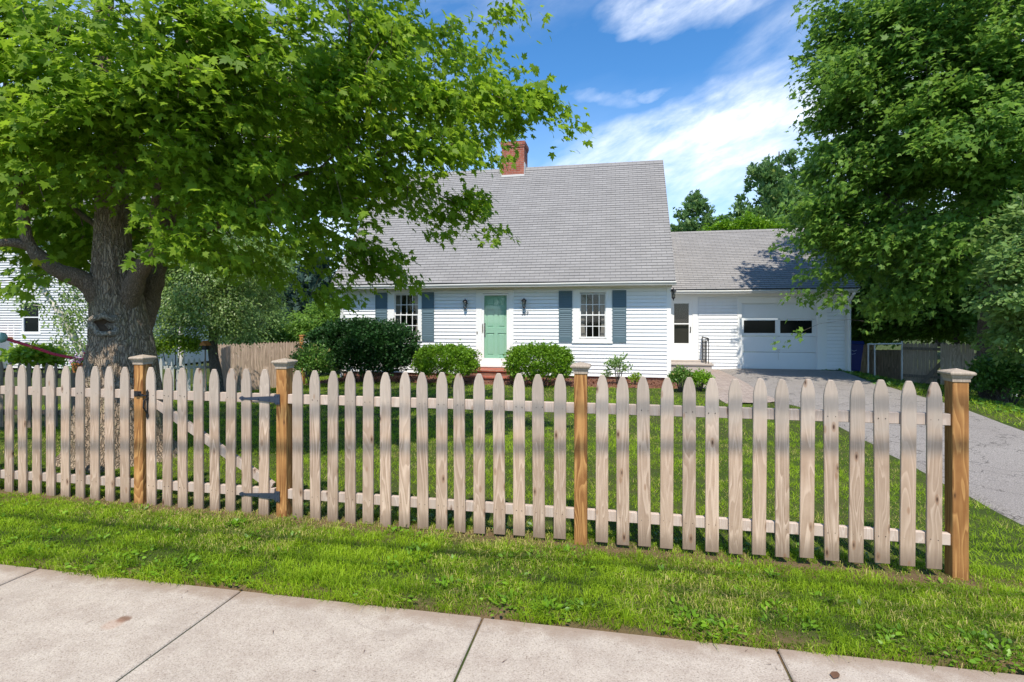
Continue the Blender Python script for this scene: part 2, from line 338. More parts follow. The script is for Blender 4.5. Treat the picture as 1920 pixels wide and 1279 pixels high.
def glassmat():
    m = bpy.data.materials.new('glass'); m.use_nodes = True; m.node_tree.nodes.clear(); t = NT(m.node_tree); M['glass'] = m
    tr = t.add('ShaderNodeBsdfTransparent'); tr.inputs[0].default_value = (.95, .97, .96, 1); gl = t.add('ShaderNodeBsdfGlossy', i_Roughness=.03)
    lw = t.add('ShaderNodeLayerWeight', i_Blend=.5); f = t.math('ADD', t.math('MULTIPLY', t.math('POWER', lw.outputs['Facing'], 4.0), .7), .06, clamp=True)
    mx = t.add('ShaderNodeMixShader'); t.l.new(f, mx.inputs[0]); t.l.new(tr.outputs[0], mx.inputs[1]); t.l.new(gl.outputs[0], mx.inputs[2])
    o = t.add('ShaderNodeOutputMaterial'); t.l.new(mx.outputs[0], o.inputs[0])
glassmat()

# ------------------------------------------------------------------ mesh helpers
class MB:
    def __init__(self): self.v = []; self.f = []; self.mi = []; self.cur = 0
    def quad(self, *p): n = len(self.v); self.v += [tuple(q) for q in p]; self.f.append(tuple(range(n, n + len(p)))); self.mi.append(self.cur)
    def box(self, x0, x1, y0, y1, z0, z1, mtx=None):
        p = [Vector(q) for q in ((x0, y0, z0), (x1, y0, z0), (x1, y1, z0), (x0, y1, z0), (x0, y0, z1), (x1, y0, z1), (x1, y1, z1), (x0, y1, z1))]
        if mtx: p = [mtx @ q for q in p]
        n = len(self.v); self.v += [tuple(q) for q in p]
        for f in ((0, 3, 2, 1), (4, 5, 6, 7), (0, 1, 5, 4), (1, 2, 6, 5), (2, 3, 7, 6), (3, 0, 4, 7)):
            self.f.append(tuple(n + i for i in f)); self.mi.append(self.cur)
    def prism(self, pts, a, b, axis='y'):
        """outline pts (u,v) extruded between a and b along axis"""
        def P(u, v, w): return {'y': (u, w, v), 'x': (w, u, v), 'z': (u, v, w)}[axis]
        n = len(self.v); k = len(pts)
        self.v += [P(u, v, a) for u, v in pts] + [P(u, v, b) for u, v in pts]
        self.f.append(tuple(range(n, n + k))); self.f.append(tuple(range(n + 2 * k - 1, n + k - 1, -1)))
        for i in range(k): j = (i + 1) % k; self.f.append((n + i, n + k + i, n + k + j, n + j))
        self.mi += [self.cur] * (k + 2)
    def tube(self, pts, rad, sides=8, caps=True):
        pts = [Vector(p) for p in pts]; rad = rad if isinstance(rad, (list, tuple)) else [rad] * len(pts)
        rings = []; ref = None
        for i, p in enumerate(pts):
            d = (pts[min(i + 1, len(pts) - 1)] - pts[max(i - 1, 0)]).normalized()
            if ref is None: ref = Vector((0, 1, 0)) if abs(d.y) < .8 else Vector((1, 0, 0))
            a = (ref - d * ref.dot(d)).normalized(); ref = a; b = d.cross(a)
            n = len(self.v); rings.append(n)
            for k in range(sides):
                q = p + (a * math.cos(2 * math.pi * k / sides) + b * math.sin(2 * math.pi * k / sides)) * rad[i]; self.v.append(tuple(q))
        for r0, r1 in zip(rings, rings[1:]):
            for k in range(sides): j = (k + 1) % sides; self.f.append((r0 + k, r0 + j, r1 + j, r1 + k)); self.mi.append(self.cur)
        if caps:
            self.f.append(tuple(rings[0] + k for k in range(sides - 1, -1, -1))); self.f.append(tuple(rings[-1] + k for k in range(sides))); self.mi += [self.cur] * 2
    def lathe(self, c, prof, sides=16):
        n = len(self.v)
        for r, z in prof:
            for k in range(sides): a = 2 * math.pi * k / sides; self.v.append((c[0] + r * math.cos(a), c[1] + r * math.sin(a), c[2] + z))
        for i in range(len(prof) - 1):
            for k in range(sides): j = (k + 1) % sides; self.f.append((n + i * sides + k, n + i * sides + j, n + (i + 1) * sides + j, n + (i + 1) * sides + k)); self.mi.append(self.cur)
    def build(self, name, mats, parent=None, smooth=False, bev=0.0, loc=None):
        me = bpy.data.meshes.new(name); me.from_pydata(self.v, [], self.f)
        mats = mats if isinstance(mats, (list, tuple)) else [mats]
        for m in mats: me.materials.append(M[m])
        if len(mats) > 1: me.polygons.foreach_set('material_index', self.mi)
        bm = bmesh.new(); bm.from_mesh(me); bmesh.ops.recalc_face_normals(bm, faces=bm.faces)
        if bev: bmesh.ops.bevel(bm, geom=[e for e in bm.edges if e.is_manifold and e.calc_face_angle(0) > .6], offset=bev, segments=1, affect='EDGES')
        bm.to_mesh(me); bm.free()
        if smooth: me.polygons.foreach_set('use_smooth', [True] * len(me.polygons))
        o = bpy.data.objects.new(name, me); C.objects.link(o)
        if parent: o.parent = parent
        if loc: o.location = loc
        return o
def tag(o, label=None, cat=None, group=None, kind=None):
    if label: o['label'] = label
    if cat: o['category'] = cat
    if group: o['group'] = group
    if kind: o['kind'] = kind
    return o
def thing(name, loc, label, cat, group=None, rz=0):
    o = bpy.data.objects.new(name, None); o.empty_display_size = .2; C.objects.link(o); o.location = loc; o.rotation_euler = (0, 0, rz)
    return tag(o, label, cat, group)

# templates for leaves: outline (x across, y along) fanned from a centre
def fan(outline, centre, fold=.0, droop=.25):
    P = [centre] + outline; P = np.array([(x, y, -droop * (x * x * 1.4 + max(0, y - .2) ** 2) + fold * abs(x)) for x, y in P], float)
    k = len(outline); T = np.array([(0, 1 + i, 1 + (i + 1) % k) for i in range(k)])
    return P, T
h_ = [(0, 0), (.16, -.07), (.34, -.05), (.27, .12), (.40, .20), (.58, .44), (.40, .41), (.20, .42), (.27, .68), (.13, .66), (0, 1.0)]
LEAF_MAPLE = fan(h_ + [(-x, y) for x, y in h_[-2:0:-1]], (0, .28), .10)
h_ = [(0, 0), (.32, -.02), (.25, .16), (.55, .44), (.22, .46), (0, 1.0)]
LEAF_MAPLE_S = fan(h_ + [(-x, y) for x, y in h_[-2:0:-1]], (0, .3), .10)
LEAF_OVAL = fan([(0, 0), (.26, .3), (.22, .65), (0, 1), (-.22, .65), (-.26, .3)], (0, .5), .2, .15)
LEAF_DIAM = (np.array([(0, 0, 0), (.28, .45, .05), (0, 1, -.08), (-.28, .45, .05)], float), np.array([(0, 1, 2), (0, 2, 3)]))
LEAF_NEEDLE = (np.array([(-.05, 0, 0), (.05, 0, 0), (0, 1, 0)], float), np.array([(0, 1, 2)]))
LEAF_TUFT = (np.array([(0, 0, 0), (.5, .75, .1), (.16, .6, -.05), (.3, 1.0, 0), (0, .8, .1), (-.3, 1.0, 0), (-.16, .6, -.05), (-.5, .75, .1)], float), np.array([(0, 1, 2), (0, 2, 3), (0, 3, 4), (0, 4, 5), (0, 5, 6), (0, 6, 7)]))

def big_mesh(name, V, T, mat_, parent=None, tint=None, smooth=False):
    me = bpy.data.meshes.new(name); nv, nt = len(V), len(T)
    me.vertices.add(nv); me.vertices.foreach_set('co', V.astype(np.float32).ravel())
    me.loops.add(nt * 3); me.loops.foreach_set('vertex_index', T.astype(np.int32).ravel())
    me.polygons.add(nt); me.polygons.foreach_set('loop_start', np.arange(0, nt * 3, 3, dtype=np.int32))
    if smooth: me.polygons.foreach_set('use_smooth', np.ones(nt, bool))
    me.update(calc_edges=True); me.materials.append(M[mat_])
    if tint is not None:
        a = me.attributes.new('tint', 'FLOAT_COLOR', 'POINT'); a.data.foreach_set('color', tint.astype(np.float32).ravel())
    o = bpy.data.objects.new(name, me); C.objects.link(o)
    if parent: o.parent = parent
    return o
def nrm(a): return a / np.maximum(np.linalg.norm(a, axis=1, keepdims=True), 1e-6)
def leaves(name, tpl, pos, tip, nor, size, tint_r, tint_g, mat_, parent=None):
    P, T = tpl; n = len(pos); tip = nrm(tip); side = nrm(np.cross(tip, nor)); nor = np.cross(side, tip)
    s = size[:, None, None]
    V = pos[:, None, :] + s * (P[None, :, 0, None] * side[:, None, :] + P[None, :, 1, None] * tip[:, None, :] + P[None, :, 2, None] * nor[:, None, :])
    F = T[None] + (np.arange(n) * len(P))[:, None, None]
    tint = np.ones((n, len(P), 4)); tint[:, :, 0] = tint_r[:, None]; tint[:, :, 1] = tint_g[:, None]
    return big_mesh(name, V.reshape(-1, 3), F.reshape(-1, 3), mat_, parent, tint.reshape(-1, 4))

def sample_lumps(lumps, dens, clump=0, cr=.45, marg=0.0):
    """lumps: (centre Vector, rx, ry, rz[, density factor]) -> cloud of spray centres, thicker near each lump's skin"""
    out = []
    for L in lumps:
        c, rx, ry, rz = L[:4]; k = L[4] if len(L) > 4 else 1.0; rx, ry, rz = max(.08, rx - marg), max(.08, ry - marg), max(.05, rz - marg * .8)
        n = max(3, int(dens * k * (rx * ry * rz) ** .82 * 4.2))
        d = nrm(rng.normal(size=(n, 3))); r = rng.random((n, 1)) ** .42
        out.append(np.array(c)[None] + d * r * np.array([[rx, ry, rz]]))
    P = np.concatenate(out)
    if clump:
        k = max(1, len(P) // clump); core = P[rng.permutation(len(P))[:k]]
        idx = np.repeat(np.arange(k), clump); off = rng.normal(size=(len(idx), 3)) * np.array([[cr, cr, cr * .30]])
        off[:, 2] -= .35 * (off[:, 0] ** 2 + off[:, 1] ** 2) / cr; P = core[idx] + off
    return P
def sprays(name, centres, axis, tpl, m_leaf, per, rad, size, parent, droop=.6, flat=.28, upn=1.0, scat=.35, extra=None):
    n = len(centres); O = centres - np.array(axis)[None]; O[:, 2] *= .35; O = nrm(O + rng.normal(size=O.shape) * .25)
    if extra is not None: O = nrm(O + np.array(extra)[None])
    up = np.array([[0, 0, 1.0]]); S = nrm(np.cross(O, up)); U = np.cross(S, O)
    a = rng.uniform(-.8, 1.0, (n, per, 1)); b = rng.normal(0, .42, (n, per, 1)) * (1.1 - .5 * np.abs(a)); h = rng.normal(0, flat, (n, per, 1))
    rr = rad * rng.uniform(.75, 1.25, (n, 1, 1))
    pos = centres[:, None] + rr * (a * O[:, None] + b * S[:, None] + h * U[:, None])
    pos[:, :, 2] -= (rr * droop * (.5 * a * a + b * b))[:, :, 0] * .6
    tip = O[:, None] * 1.0 + np.sign(b) * S[:, None] * rng.uniform(.1, 1.0, b.shape) - up[None] * droop * rng.uniform(.4, 1.5, b.shape) + rng.normal(size=pos.shape) * scat
    nor = up[None] * upn + O[:, None] * .55 + rng.normal(size=pos.shape) * scat
    st = rng.random((n, 1)) * .5; t1 = np.clip(st + rng.random((n, per)) * .5, 0, 1)
    t2 = np.clip(rng.random((n, per)) * .93 + (rng.random((n, 1)) < .05) * .07, 0, 1)
    sz = size * rng.uniform(.42, 1.22, (n, per))
    return leaves(name, tpl, pos.reshape(-1, 3), tip.reshape(-1, 3), nor.reshape(-1, 3), sz.ravel(), t1.ravel(), t2.ravel(), m_leaf, parent)

def grow(limbs, targets, r_tip=.005, step=.4, expo=2.3, sag=.10):
    """limbs: list of polylines [(point, radius), ...]; each target is joined to the nearest wood"""
    P = []; par = []; rad = []
    for L in limbs:
        for i, (p, r) in enumerate(L):
            P.append(np.array(p, float)); rad.append(r); par.append(len(P) - 2 if i else -1)
    fixed = len(P); root = P[0]
    A = np.zeros((len(P) + len(targets) * 14, 3)); A[:len(P)] = P; n = len(P)
    dist = [0.0] * n
    for i in range(n): dist[i] = 0 if par[i] < 0 else dist[par[i]] + float(np.linalg.norm(A[i] - A[par[i]]))
    D = np.zeros(len(A)); D[:n] = dist
    order = np.argsort(np.linalg.norm(targets - A[:fixed].mean(0), axis=1))
    for k in order:
        a = targets[k]; d = np.linalg.norm(A[:n] - a, axis=1); j = int(np.argmin(d + .12 * D[:n] + (A[:n, 2] > a[2] + .5) * .6)); L = d[j]
        s = max(1, min(12, int(L / step + .5))); prev = j
        for q in range(1, s + 1):
            f = q / s; p = A[j] * (1 - f) + a * f; p[2] += sag * L * math.sin(f * math.pi)
            if q < s: p += rng.normal(size=3) * .05 * min(1, L)
            A[n] = p; par.append(prev); rad.append(0); D[n] = D[prev] + L / s; prev = n; n += 1
    A = A[:n]; r = np.zeros(n); acc = np.zeros(n)
    for i in range(n - 1, -1, -1):
        acc[i] += r_tip ** expo if acc[i] == 0 else 0; r[i] = acc[i] ** (1 / expo)
        if par[i] >= 0: acc[par[i]] += acc[i]
    return A, par, np.maximum(r, 0), fixed, rad
def twig_mesh(name, A, par, r, fixed, rad, mat_, parent, cap=.08):
    V = []; F = []; base = 0
    for i in range(len(A)):
        j = par[i]
        if i < fixed or j < 0: continue
        d = A[i] - A[j]; L = np.linalg.norm(d)
        if L < 1e-4: continue
        d = d / L; ref = np.array([0, 0, 1.0]) if abs(d[2]) < .8 else np.array([1.0, 0, 0]); a = np.cross(d, ref); a /= np.linalg.norm(a); b = np.cross(d, a)
        r0 = min(cap, r[j] if j >= fixed else r[i] * 1.15); r1 = min(cap, r[i]); k = 6 if r0 > .03 else (4 if r0 > .01 else 3)
        for c, rr in ((A[j] - d * r0 * .3, r0), (A[i], r1)):
            for q in range(k): t = 2 * math.pi * q / k; V.append(c + (a * math.cos(t) + b * math.sin(t)) * rr)
        for q in range(k):
            q2 = (q + 1) % k; F.append((base + q, base + q2, base + k + q2)); F.append((base + q, base + k + q2, base + k + q))
        base += 2 * k
    return big_mesh(name, np.array(V), np.array(F), mat_, parent, None, True)
def limb_tubes(mb, limbs, sides=12, sub=3, wob=.02):
    for L in limbs:
        pts = [Vector(p) for p, r in L]; rr = [r for p, r in L]; P = []; Q = []
        for i in range(len(pts) - 1):
            p0 = pts[max(i - 1, 0)]; p1 = pts[i]; p2 = pts[i + 1]; p3 = pts[min(i + 2, len(pts) - 1)]
            for k in range(sub):
                t = k / sub
                P.append(.5 * ((2 * p1) + (p2 - p0) * t + (2 * p0 - 5 * p1 + 4 * p2 - p3) * t * t + (3 * p1 - p0 - 3 * p2 + p3) * t ** 3)); Q.append((rr[i] * (1 - t) + rr[i + 1] * t) * (1 + rnd.uniform(-wob, wob) * 3))
        P.append(pts[-1]); Q.append(rr[-1]); mb.tube(P, Q, sides)

# ------------------------------------------------------------------ the ground
def ss(a, b, x): x = min(1, max(0, (x - a) / (b - a))); return x * x * (3 - 2 * x)
def gz(s, t):
    z = -.035 * (1 - ss(2.86, 2.98, t))
    z += -.013 * max(-7, min(5, s)) * ss(2.95, 3.6, t) * (1 - ss(5, 9, t))
    lawn = -.20 * ss(4.5, 14, t)
    if s > 3: lawn = lawn * (1 - ss(3, 4.2, s)) + (.045 * ss(9, 18, t) - .01) * ss(3, 4.2, s)
    if s > 1.4: lawn += (.18 * ss(12.5, 17.5, t)) * ss(1.4, 2.2, s) * (1 - ss(3, 4.2, s))
    z += lawn
    if s > 6.5: z -= .40 * ss(6.7, 9.5, s) * ss(6, 15, t)
    if s < -7: z -= .50 * ss(7, 13, -s) * ss(7, 16, t)
    z -= .5 * ss(25, 60, t)
    return z
def grid_mesh(name, xs, ys, mat_, dz=0.0, parent=None):
    mb = MB(); nx = len(xs)
    mb.v = [(x, y, gz(x, y) + dz) for y in ys for x in xs]
    for j in range(len(ys) - 1):
        for i in range(nx - 1): a = j * nx + i; mb.f.append((a, a + 1, a + 1 + nx, a + nx)); mb.mi.append(0)
    return mb.build(name, mat_, parent, True)
xs = [-900, -400, -150, -70, -40, -28, -22] + [x * .5 for x in range(-36, 37)] + [22, 28, 40, 70, 150, 400, 900]
ys = [-300, -60, -15, -4, 0, 1.2, 2, 2.6, 2.86, 2.9, 2.94, 2.98, 3.1, 3.3] + [3.6 + .4 * i for i in range(58)] + [28, 32, 38, 45, 55, 70, 120, 250, 500, 1200]
g = grid_mesh('ground', xs, ys, 'soil'); tag(g, kind='structure')

mb = MB()
for i in range(-6, 6):
    a = .795 + 1.52 * i; j0 = rnd.uniform(-.003, .003)
    mb.box(a + .006, a + 1.52 - .006, 1.36, 2.885 + rnd.uniform(-.008, .008), -.10, .0 + j0)
sw = mb.build('sidewalk', 'concrete', bev=.006); tag(sw, kind='structure')
mb = MB(); mb.box(-10, 9, 1.38, 2.86, -.10, -.014); tag(mb.build('joint_bed', 'soil'), kind='structure')

def ribbon(name, rows, mat_, dz, nx=10):
    """rows: (t, s_left, s_right)"""
    mb = MB(); R_ = []
    for (t0, a0, b0), (t1, a1, b1) in zip(rows, rows[1:]):
        k = max(1, int((t1 - t0) / .4))
        for q in range(k): f = q / k; R_.append((t0 + (t1 - t0) * f, a0 + (a1 - a0) * f, b0 + (b1 - b0) * f))
    R_.append(rows[-1]); V = []
    for t, a, b in R_:
        a += .04 * mn.noise(Vector((t * 2.3, 5, 0))); b += .04 * mn.noise(Vector((t * 2.1, 9, 0)))
        for i in range(nx + 1): s = a + (b - a) * i / nx; V.append((s, t, gz(s, t) + dz - (.05 if i in (0, nx) else 0)))
    mb.v = V
    for j in range(len(R_) - 1):
        for i in range(nx): q = j * (nx + 1) + i; mb.f.append((q, q + 1, q + nx + 2, q + nx + 1)); mb.mi.append(0)
    return tag(mb.build(name, mat_, None, True), kind='structure')
ribbon('driveway', [(2.95, 3.05, 5.4), (4, 3.2, 5.55), (5.05, 3.27, 5.65), (6.7, 3.32, 5.8), (9.25, 3.48, 6.0), (11.3, 3.6, 6.4), (12.4, 3.4, 6.45), (15.3, 3.35, 6.6), (18.55, 3.2, 7.1)], 'asphalt', .03, 24)
ribbon('walkway', [(12.35, 2.35, 3.6), (13.4, 2.3, 3.55), (15.5, 2.2, 3.55), (18.5, 1.75, 3.45)], 'paver', .035, 8)
mb = MB(); n_ = 40
for i in range(n_ + 1):
    s = -9.4 + i * (11.1 / n_)
    for t in (14.75 + .1 * math.sin(s * 2), 14.95, 15.6, 16.45): mb.v.append((s, t, gz(s, t) + (.045 if t > 14.9 else -.02)))
for i in range(n_):
    for k in range(3): q = i * 4 + k; mb.f.append((q, q + 4, q + 5, q + 1)); mb.mi.append(0)
tag(mb.build('mulch_bed', 'mulch', None, True), kind='structure')
n = 5000
pos = np.stack([rng.uniform(-9.3, 1.6, n), rng.uniform(14.85, 16.35, n), np.zeros(n)], 1); pos[:, 2] = [gz(a, b) + .05 for a, b in pos[:, :2]]
ch = leaves('mulch_chips', LEAF_DIAM, pos, rng.normal(size=(n, 3)), np.array([[0, 0, 1]]) + rng.normal(size=(n, 3)) * .5, rng.uniform(.03, .08, n), rng.random(n), rng.random(n), 'mulch')
tag(ch, 'reddish brown bark chips scattered over the bed along the house', 'mulch', kind='stuff')

# ------------------------------------------------------------------ the picket fence and its gate
def picket_mesh(v):
    rr = random.Random(v); hw = .0445; H = 1.215; e = rr.uniform(-.004, .004)
    half = [(hw, 0), (hw, H - .135), (hw * .97, H - .10), (hw * .84, H - .062), (hw * .62, H - .03), (.016, H - .004), (.010, H)]
    out = half + [(-x, z) for x, z in half[::-1]]
    mb = MB(); mb.prism([(x + e * z, z) for x, z in out], -.0095, .0095, 'y')
    me = mb.build('picket', 'picket_wood', bev=.0028).data
    return me
def cleanup_last():
    o = C.objects[-1]; return o
PK = []
for v in range(4):
    me = picket_mesh(v); o = [q for q in C.objects if q.data == me][0]; C.objects.unlink(o); bpy.data.objects.remove(o); PK.append(me)
PT = 3.935
def nails_mb(x0s, zr):
    mb = MB()
    for x in x0s:
        for z in zr:
            for dx in (-.022, .022): mb.tube([(x + dx + rnd.uniform(-.003, .003), PT - .0105, z + rnd.uniform(-.006, .006)), (x + dx, PT - .006, z)], .0026, 6)
    return mb
def add_picket(root, s, i, z=None):
    o = bpy.data.objects.new('picket', PK[i % 4]); C.objects.link(o); o.parent = root
    o.location = Vector((s + rnd.uniform(-.004, .004), PT + rnd.uniform(-.002, .002), .03 + .002 * s + (z or 0) + rnd.uniform(-.006, .006))) - root.location
    o.rotation_euler = (rnd.uniform(-.004, .004), rnd.uniform(-.006, .006), rnd.uniform(-.02, .02)); return o
def rail(root, s0, s1, zc, dz0=0, dz1=0):
    mb = MB(); t0, t1 = PT + .0125, PT + .0505; h = .038; a, b = zc + dz0, zc + dz1
    mb.v = [(s0, t0, a - h), (s1, t0, b - h), (s1, t1, b - h), (s0, t1, a - h), (s0, t0, a + h), (s1, t0, b + h), (s1, t1, b + h), (s0, t1, a + h)]
    mb.f = [(0, 3, 2, 1), (4, 5, 6, 7), (0, 1, 5, 4), (1, 2, 6, 5), (2, 3, 7, 6), (3, 0, 4, 7)]; mb.mi = [0] * 6
    return mb.build('rail', 'rail_wood', root, bev=.003, loc=-root.location)
def post(root, s, zb, zt, hw=.0465):
    mb = MB(); tc_ = PT + .04; mb.box(-hw, hw, -hw, hw, 0, zt - zb); p = mb.build('post', 'post_wood', root, bev=.004, loc=Vector((s, tc_, zb)) - root.location)
    mb = MB(); z = zt - zb
    def ring(w, z0): return [(-w, -w, z0), (w, -w, z0), (w, w, z0), (-w, w, z0)]
    prof = [(.0485, z - .022), (.052, z - .022), (.052, z - .002), (.058, z + .006), (.062, z + .020), (.0715, z + .024), (.0735, z + .030), (.0735, z + .036), (.066, z + .044), (.0, z + .062)]
    for w_, z0 in prof: mb.v += ring(w_, z0)
    for i in range(len(prof) - 1):
        for k in range(4): j = (k + 1) % 4; mb.f.append((i * 4 + k, i * 4 + j, i * 4 + 4 + j, i * 4 + 4 + k)); mb.mi.append(0)
    mb.build('post_cap', 'cap_wood', p)
    return p
ZT, ZB = 1.0, .22
fr = thing('picket_fence', (-.25, PT, 0), 'weathered picket fence run from the gate hinge post to the right corner post', 'fence')
S2, S3, S4, S1 = -2.689, -.251, 2.188, -4.070
i = 0; xsr = []
for a, b in ((S2, S3), (S3, S4)):
    for k in range(1, 16): s = a + (b - a) * k / 16; add_picket(fr, s, i); xsr.append(s); i += 1
for s, zb, zt in ((S2, -.06, 1.272), (S3, -.06, 1.277), (S4, -.12, 1.272)): post(fr, s, zb, zt)
for z in (ZT, ZB): rail(fr, S2 + .047, S3 - .047, z); rail(fr, S3 + .047, S4 - .0467, z)
nails_mb(xsr, (ZT, ZB)).build('nail', 'black_metal', fr, loc=-fr.location)
for o in fr.children:
    if o.name.startswith('nail'): o['kind'] = 'stuff'
fl = thing('picket_fence', (-6.0, PT, 0), 'weathered picket fence run left of the gate in front of the big trunk', 'fence')
xl = [-4.211 - .158 * k for k in range(22)]
for k, s in enumerate(xl): add_picket(fl, s, k + 2)
p1 = post(fl, S1, -.03, 1.285); post(fl, -7.74, -.03, 1.28)
for z in (ZT, ZB): rail(fl, -7.69, S1 - .047, z)
nails_mb(xl, (ZT, ZB)).build('nail', 'black_metal', fl, loc=-fl.location)['kind'] = 'stuff'
mb = MB(); mb.box(-.035, .035, -.006, 0, -.022, .022); mb.box(-.012, .02, -.022, -.006, -.012, .012); mb.tube([(.02, -.014, 0), (.062, -.014, -.004)], .006, 8)
mb.build('latch', 'black_metal', fl, loc=Vector((S1, PT - .0075, 1.01)) - fl.location)
gt = thing('gate', (-2.76, PT, 0), 'picket gate with dark strap hinges between two orange wood posts', 'gate')
xg = [-3.937 + (1.086 / 7) * k for k in range(8)]
for k, s in enumerate(xg): add_picket(gt, s, k + 1)
rail(gt, -3.985, -2.765, ZT); rail(gt, -3.985, -2.765, ZB)
nails_mb(xg, (ZT, ZB)).build('nail', 'black_metal', gt, loc=-gt.location)['kind'] = 'stuff'
a_, b_ = Vector((-3.95, 0, .945)), Vector((-2.79, 0, .27)); d_ = (b_ - a_); n_ = Vector((-d_.z, 0, d_.x)).normalized() * .036
mb = MB(); mb.prism([tuple((p.x, p.z)) for p in (a_ + n_, a_ - n_, b_ - n_, b_ + n_)], PT + .013, PT + .046, 'y'); mb.build('brace', 'rail_wood', gt, loc=-gt.location, bev=.002)
for z in (1.0, .205):
    mb = MB(); pts = [(-.33, 0), (-.318, .012), (-.30, .018), (-.285, .010), (-.27, .008), (-.04, .024), (0, .024), (0, -.024), (-.04, -.024), (-.27, -.008), (-.285, -.010), (-.30, -.018), (-.318, -.012)]
    mb.prism(pts, -.006, 0, 'y'); mb.tube([(0, -.004, -.03), (0, -.004, .03)], .007, 8); mb.box(.006, .046, -.006, 0, -.042, .042)
    for x in (-.30, -.15, -.05): mb.tube([(x, -.011, 0), (x, -.004, 0)], .007, 8)
    for q in (-.028, .028): mb.tube([(.028, -.011, q), (.028, -.004, q)], .006, 8)
    mb.build('hinge', 'hinge_metal', gt, loc=Vector((-2.742, PT - .012, z)) - gt.location)
mb = MB(); mb.prism([(0, .12), (.012, .10), (.009, .07), (.012, .05), (.007, .0), (.007, -.08), (.014, -.10), (.010, -.12), (0, -.135), (-.010, -.12), (-.014, -.10), (-.007, -.08), (-.007, 0), (-.012, .05), (-.009, .07), (-.012, .10)], -.004, 0, 'y')
mb.tube([(0, -.006, .045), (0, -.035, .03), (0, -.04, -.03), (0, -.006, -.085)], .007, 8); mb.tube([(-.055, -.012, .068), (0, -.012, .068)], .006, 8)
mb.build('gate_handle', 'black_metal', gt, loc=Vector((-3.968, PT - .0125, .93)) - gt.location)

# ------------------------------------------------------------------ the house
house = thing('house', (-3.7, 16.4, 0), 'white clapboard cape house with grey shingle roof, green door and attached garage', 'house')
def laps(mb, s0, s1, z0, z1, t, e=.1115, th=.030, holes=(), ax='x'):
    """lapped boards on a wall facing -Y (or +-X with ax)"""
    z = z0
    def P(s, d, zz): return (s, t - d, zz) if ax == 'x' else ((t + d, s, zz) if ax == '+x' else (t - d, s, zz))
    while z < z1 - .01:
        zt = min(z + e, z1); zc = (z + zt) / 2
        cuts = sorted([(max(a, s0), min(b, s1)) for a, b, c, d in holes if c < zc < d and b > s0 and a < s1])
        x = s0; iv = []
        for a, b in cuts:
            if a > x: iv.append((x, a))
            x = max(x, b)
        if x < s1: iv.append((x, s1))
        for a, b in iv:
            mb.quad(P(a, th, z), P(b, th, z), P(b, .008, zt - .022), P(a, .008, zt - .022)); mb.quad(P(a, .001, zt - .022), P(b, .001, zt - .022), P(b, .001, zt), P(a, .001, zt)); mb.quad(P(a, .001, zt - .022), P(b, .001, zt - .022), P(b, .008, zt - .022), P(a, .008, zt - .022)); mb.quad(P(a, 0, z), P(b, 0, z), P(b, th, z), P(a, th, z))
        z += e
HT = 16.4; GT = 18.6; WL, WR, GR = -8.99, 1.60, 7.23
wins = [(-7.32, -6.16, .97, 2.57), (-1.28, -.11, .95, 2.55)]
door = (-4.34, -3.13, .22, 2.58)
mb = MB()
laps(mb, WL + .09, WR - .10, -.06, 2.62, HT, holes=[(a + .03, b - .03, c + .05, d - .03) for a, b, c, d in wins] + [(door[0] + .03, door[1] - .03, .1, 2.52)])
# backing with real openings
def wall_with_holes(mb, s0, s1, z0, z1, t0, t1, holes):
    xs_ = sorted({s0, s1, *[h[0] for h in holes], *[h[1] for h in holes]})
    for a, b in zip(xs_, xs_[1:]):
        hs_ = sorted([(h[2], h[3]) for h in holes if h[0] <= a + 1e-6 and h[1] >= b - 1e-6]); z = z0
        for c, d in hs_:
            if c > z: mb.box(a, b, t0, t1, z, c)
            z = d
        if z < z1: mb.box(a, b, t0, t1, z, z1)
op = [(-7.13, -6.25, 1.08, 2.50), (-1.09, -.27, 1.08, 2.48), (-4.16, -3.27, .40, 2.50)]
wall_with_holes(mb, WL, WR, -.06, 2.75, HT, HT + .15, op)
mb.prism([(HT + .15, -.06), (24.0, -.06), (24.0, 2.75), (20.2, 7.0), (HT + .15, 2.95)], WR - .15, WR - .02, 'x')
mb.prism([(HT + .15, -.06), (24.0, -.06), (24.0, 2.75), (20.2, 7.0), (HT + .15, 2.95)], WL, WL + .15, 'x')
laps(mb, HT, 24.0, -.06, 2.7, WR - .02, ax='+x'); mb.box(WL, WR, 23.85, 24.0, -.06, 2.7)
gop = [(4.05, 6.32, -.05, 2.22), (1.88, 2.52, .36, 2.36)]
laps(mb, 2.72, 3.93, .02, 2.42, GT); laps(mb, 6.60, GR - .10, .0, 2.42, GT)
wall_with_holes(mb, WR - .02, GR, .0, 2.6, GT, GT + .15, gop)
mb.prism([(GT + .15, -.3), (25.2, -.3), (25.2, 2.6), (21.9, 4.8), (GT + .15, 2.7)], GR - .15, GR, 'x')
laps(mb, GT, 25.2, -.2, 2.55, GR, ax='+x')
mb.build('wall', 'white_siding', house, loc=-house.location)
mb = MB()                                                                  # brick and block under the boards
mb.box(WL + .03, WR - .03, HT + .02, HT + .3, -.6, -.065); mb.box(WR - .3, WR - .03, HT + .3, 24, -.6, -.065); mb.box(WR, 4.0, GT + .02, GT + .3, -.5, -.005); mb.box(6.35, GR - .03, GT + .02, GT + .3, -.5, -.02); mb.box(GR - .3, GR - .03, GT + .3, 25.2, -.8, -.21)
mb.build('foundation', 'brick_step', house, loc=-house.location)
mb = MB()                                                                  # boards at corners, eaves and rakes
mb.box(WL - .02, WL + .10, HT - .028, HT + .10, -.06, 2.60)
mb.box(WR - .11, WR + .012, HT - .028, HT + .02, -.08, 2.60); mb.box(WR - .018, WR + .012, HT + .02, HT + .10, -.08, 2.60)
mb.box(WL - .05, WR + .04, HT - .035, HT - .001, 2.60, 2.74)               # frieze
